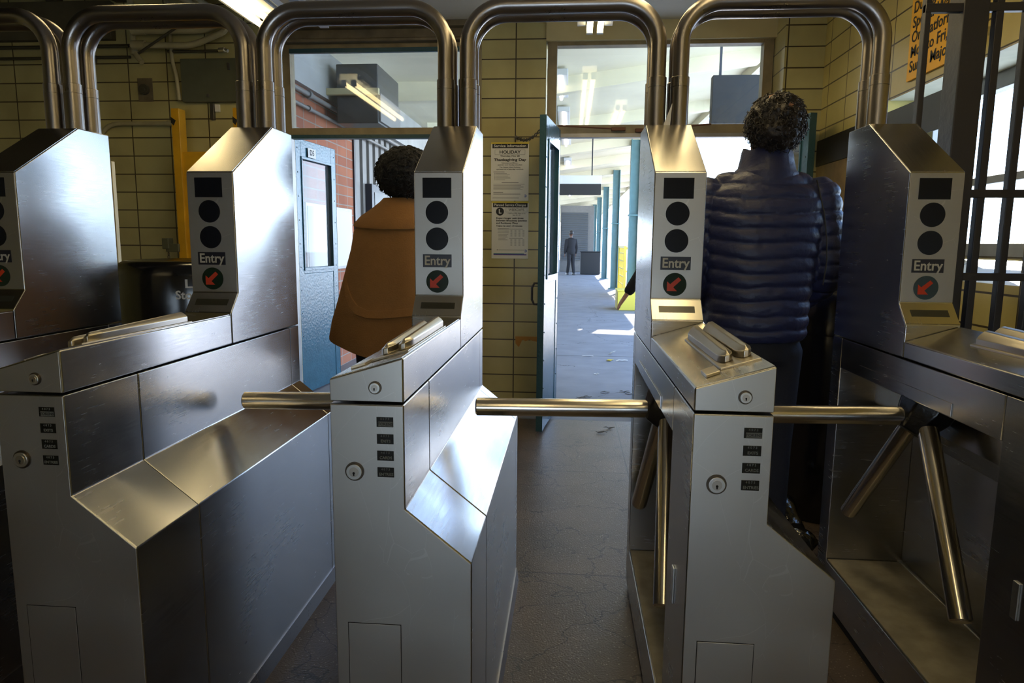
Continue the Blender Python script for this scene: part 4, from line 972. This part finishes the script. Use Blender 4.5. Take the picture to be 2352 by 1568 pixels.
def hairn(c, n_):
    w_ = noise.noise(c*24)*.016+noise.noise(c*55)*.008
    if c.y > hy+.055 and c.z < 1.75: return c-n_*.035           # leaves the face free
    return c+n_*w_
hm = solid(b, .006, hairn, 1)
hr = add_mesh('hair', hm, 'hair', man)
b = MB(); curls(b, hc+Vector((0, -.008, 0)), (.099), .112, .101, 800, .024, .009, 4, -.95, .0021); b.build('curls', 'hair', hr, smooth=1)

# ---- the woman in the cape
wx, wy = -.80, 3.22
def LX(s_, v): return -v if s_ < 0 else .085
wo = thing('person', 'person with a round black afro in a camel cape walking out through the left passage', 'person', (wx, wy, 0))
b = MB()
ell_stack(b, [(0, 0, .80, .15, .11), (0, 0, .90, .165, .12), (0, 0, 1.05, .13, .10), (0, 0, 1.22, .155, .11), (0, 0, 1.34, .16, .09), (0, 0, 1.40, .09, .07)], 22)
limb(b, [(0, 0, 1.34), (.03, .02, 1.50)], [.055, .048]); P = head_parts(b, (.03, .0, 1.56), k=.98, turn=-.1)
for s_ in (-1, 1):
    limb(b, [(LX(s_, .095), 0, .84), (LX(s_, .14), -.04*s_, .46), (LX(s_, .15), -.09*s_, .09)], [.085, .055, .036])
    b.ring_loft([[Vector((LX(s_, .15)+w_*math.cos(a), -.09*s_+cy+l_*math.sin(a), z)) for a in [2*PI*j/14 for j in range(14)]] for z, w_, l_, cy in ((.03, .034, .105, .045), (.07, .032, .085, .03), (.11, .030, .04, .0))])
    A = ((s_*.165, 0, 1.33), (s_*.20, .03, 1.08), (s_*.10, .18, .98)); limb(b, A, [.045, .036, .026]); d = Vector(A[2])-Vector(A[1])
    hand_parts(b, Vector(A[2])+d.normalized()*.02, d, (0, 0, 1), (-s_, 0, 0), .88, .6)
add_mesh('body', solid(b, .008), 'skin_dark', wo); eyes(P, wo, .98)
def cape_side(a):  # extra fullness
    return 1+.035*math.sin(a*5+.6)+.02*math.sin(a*9)
b = MB(); rings = []
prof = [(1.435, .075, .07, 0), (1.425, .105, .09, 0), (1.40, .162, .118, 0), (1.37, .198, .138, .1), (1.33, .219, .154, .2), (1.25, .235, .175, .4), (1.12, .275, .20, .7), (1.02, .305, .22, .9), (.93, .335, .238, 1), (.86, .350, .246, 1), (.845, .350, .247, 1)]
N = 64
def hem(a, f_):  # the hem drops behind and at the middle, rises at the sides
    return -.105*f_*max(0, 1-abs(math.cos(a))**1.4) if math.sin(a) < 0 else -.03*f_
outer = []
for i, (z, rx, ry, fd) in enumerate(prof):
    k_ = max(0, (1.3-z)/.5)
    outer.append([Vector((rx*math.cos(a)*(1+fd*(cape_side(a)-1)), ry*math.sin(a)*(1+fd*(cape_side(a)-1)), z+hem(a, min(1, k_)))) for a in [2*PI*j/N for j in range(N)]])
inner = [[v*.0+Vector((v.x*.965, v.y*.965, v.z+.001)) for v in r] for r in outer[::-1]]
b.ring_loft(outer+inner, cap=False, closed=True)
cape = b.build('cape', 'camel', wo, smooth=1.2)
b = MB(); rings = []
for z, rx, ry in ((1.475, .068, .066), (1.485, .074, .070), (1.47, .088, .083), (1.44, .125, .110), (1.408, .180, .142), (1.372, .215, .163), (1.362, .217, .164), (1.366, .207, .155), (1.41, .150, .115), (1.44, .095, .08)):
    rings.append([Vector((rx*math.cos(a), ry*math.sin(a), z-.022*max(0, -math.sin(a))*(1 if z < 1.42 else 0))) for a in [2*PI*j/48 for j in range(48)]])
b.ring_loft(rings, cap=False, closed=True).build('cape_collar', 'camel', cape, smooth=1.2)
def on_cape(a, z):
    for (z0, x0, y0, f0), (z1_, x1_, y1_, f1) in zip(prof, prof[1:]):
        zz0 = z0+hem(a, min(1, max(0, (1.3-z0)/.5))); zz1 = z1_+hem(a, min(1, max(0, (1.3-z1_)/.5)))
        if zz1 <= z <= zz0:
            t_ = (zz0-z)/(zz0-zz1+1e-9); rx = x0+(x1_-x0)*t_; ry = y0+(y1_-y0)*t_; fd = f0+(f1-f0)*t_; q = 1+fd*(cape_side(a)-1); return Vector((rx*math.cos(a)*q, ry*math.sin(a)*q, z))
    return Vector((.3*math.cos(a), .2*math.sin(a), z))
b = MB(); r1 = []
ptsb = [(218, 1.11, .006), (221, 1.085, .012), (226, 1.045, .020), (233, 1.005, .022), (241, .975, .020), (252, .958, .018), (264, .958, .018), (278, .966, .018), (292, .975, .018), (310, .99, .018)]
for dg, z, hw in ptsb:
    a = math.radians(dg); u = on_cape(a, z+hw); l_ = on_cape(a, z-hw); nn = Vector((math.cos(a), math.sin(a), .2)).normalized()
    r1.append([u-nn*.002, u+nn*.006, l_+nn*.010, l_-nn*.002])
b.ring_loft(r1).build('half_belt', 'camel', cape, bevel=.002)
b = MB(); ac_ = Vector((.035, -.005, 1.60)); rings = []
for i in range(15):
    t_ = i/14*PI; rings.append([ac_+Vector((.142*math.sin(t_)*math.cos(a), .135*math.sin(t_)*math.sin(a), .122*math.cos(t_))) for a in [2*PI*j/28 for j in range(28)]])
b.ring_loft(rings)
def afn(c, n_):
    if c.y > .06 and c.z < 1.60 and abs(c.x-.03) < .075: return c-n_*.05
    return c+n_*(noise.noise(c*30)*.007+noise.noise(c*75)*.007)
hr = add_mesh('hair', solid(b, .006, afn, 1), 'afro', wo)
b = MB(); curls(b, ac_, .142, .135, .121, 900, .016, .006, 9, -.95, .0022); b.build('curls', 'afro', hr, smooth=1)
b = MB(); ell_stack(b, [(0, 0, .76, .16, .12), (0, 0, .9, .168, .125), (0, 0, .97, .15, .11)], 20)
for s_ in (-1, 1): limb(b, [(LX(s_, .12), 0, .80), (LX(s_, .145), -.04*s_, .46), (LX(s_, .15), -.09*s_, .10)], [.105, .078, .058])
add_mesh('trousers', solid(b, .010), 'black_cloth', wo)
b = MB()
for s_ in (-1, 1):
    b.ring_loft([[Vector((LX(s_, .15)+w_*math.cos(a), -.09*s_+cy+l_*math.sin(a), z)) for a in [2*PI*j/16 for j in range(16)]] for z, w_, l_, cy in ((0, .042, .125, .045), (.03, .044, .125, .045), (.07, .040, .10, .03), (.13, .045, .055, .0))])
b.build('shoes', 'shoe', wo, smooth=1)

# ---- simpler passers-by on the platform
def passer(label, loc, H, top, bottom, skin, rz=0, hair='hair', reach=None, extra=None, vox=.011, foot=.09):
    t = thing('person', label, 'person', loc, None, rz); k = H/1.75
    b = MB()
    def S(rows): return [(x*k, y*k, z*k, a*k, c*k) for x, y, z, a, c in rows]
    tor = [(0, 0, .86, .15, .11), (0, 0, .95, .165, .12), (0, 0, 1.10, .145, .105), (0, 0, 1.28, .175, .115), (0, 0, 1.40, .18, .10), (0, 0, 1.46, .10, .07)]
    ell_stack(b, S(tor), 22); limb(b, [(0, 0, 1.40*k), (0, .02*k, 1.55*k)], [.055*k, .050*k]); P = head_parts(b, (0, .01, 1.63*k), k=k)
    legs = {}; arms = {}
    for s_ in (-1, 1):
        L = [Vector((s_*.085, 0, .88))*k, Vector((s_*.095, .03*s_, .48))*k, Vector((s_*.10, -foot*s_, .09))*k]; legs[s_] = L; limb(b, L, [.082*k, .055*k, .038*k])
        b.ring_loft([[Vector((L[2].x+w_*k*math.cos(a), L[2].y+(cy+l_*math.sin(a))*k, z*k)) for a in [2*PI*j/14 for j in range(14)]] for z, w_, l_, cy in ((.03, .038, .115, .05), (.07, .036, .09, .03), (.11, .032, .045, .0))])
        A = [Vector((s_*.19, 0, 1.37))*k, Vector((s_*.24, -.02, 1.10))*k, Vector((s_*.235, .06, .86))*k]
        if reach and s_ == -1: A = [A[0]]+[Vector(q) for q in reach]
        arms[s_] = A; limb(b, A, [.048*k, .040*k, .028*k]); d = A[2]-A[1]
        hand_parts(b, A[2]+d.normalized()*.02, d, (0, 1, 0) if not (reach and s_ == -1) else (0, 1, .3), (-s_, 0, 0) if not (reach and s_ == -1) else (.2, 0, -1), 1.0*k, .35)
    add_mesh('body', solid(b, vox*.7 if reach else vox), skin, t); eyes(P, t, k)
    b = MB(); ell_stack(b, S([(x, y, z, a+.022, c+.022) for x, y, z, a, c in tor[:5]]+[(0, 0, 1.475, .075, .065)]), 24)
    for s_ in (-1, 1): limb(b, [arms[s_][0], arms[s_][1], arms[s_][1].lerp(arms[s_][2], .93)], [.068*k, .058*k, .046*k])
    add_mesh('jacket', solid(b, vox), top, t)
    b = MB(); ell_stack(b, S([(0, 0, .82, .155, .12), (0, 0, .90, .165, .125), (0, 0, .95, .16, .12)]), 20)
    for s_ in (-1, 1): limb(b, [legs[s_][0], legs[s_][1], legs[s_][2]+Vector((0, 0, .02))], [.098*k, .072*k, .058*k])
    add_mesh('trousers', solid(b, vox), bottom, t)
    b = MB()
    for s_ in (-1, 1):
        L = legs[s_]; b.ring_loft([[Vector((L[2].x+w_*k*math.cos(a), L[2].y+(cy+l_*math.sin(a))*k, z*k)) for a in [2*PI*j/16 for j in range(16)]] for z, w_, l_, cy in ((0, .046, .135, .05), (.03, .048, .135, .05), (.07, .043, .11, .03), (.12, .038, .05, .0))])
    b.build('shoes', 'shoe', t, smooth=1)
    b = MB(); c = Vector((0, -.012, 1.665))*k; rings = []
    for i in range(11):
        t_ = i/10*PI*.72; rings.append([c+Vector((.088*k*math.sin(t_)*math.cos(a), .104*k*math.sin(t_)*math.sin(a), .098*k*math.cos(t_))) for a in [2*PI*j/20 for j in range(20)]])
    b.ring_loft(rings).build('hair', hair, t, smooth=1.2)
    return t
passer('distant person in dark clothes standing at the far end of the platform', (.05, 29.0, 0), 1.84, 'black_cloth', 'black_cloth', 'skin_dark', .35)
passer('person with dark sleeve whose hand shows left of the tower beside the navy jacket', (.86, 5.62, 0), 1.62, 'black_cloth', 'denim', 'skin', 0, 'hair', [(-.28, -.02, 1.06), (-.385, -.03, .90)])
passer('person in a pink top on the sunlit side beyond the nearest teal column', (1.66, 15.6, 0), 1.28, 'pink', 'grey_cloth', 'skin', .3)
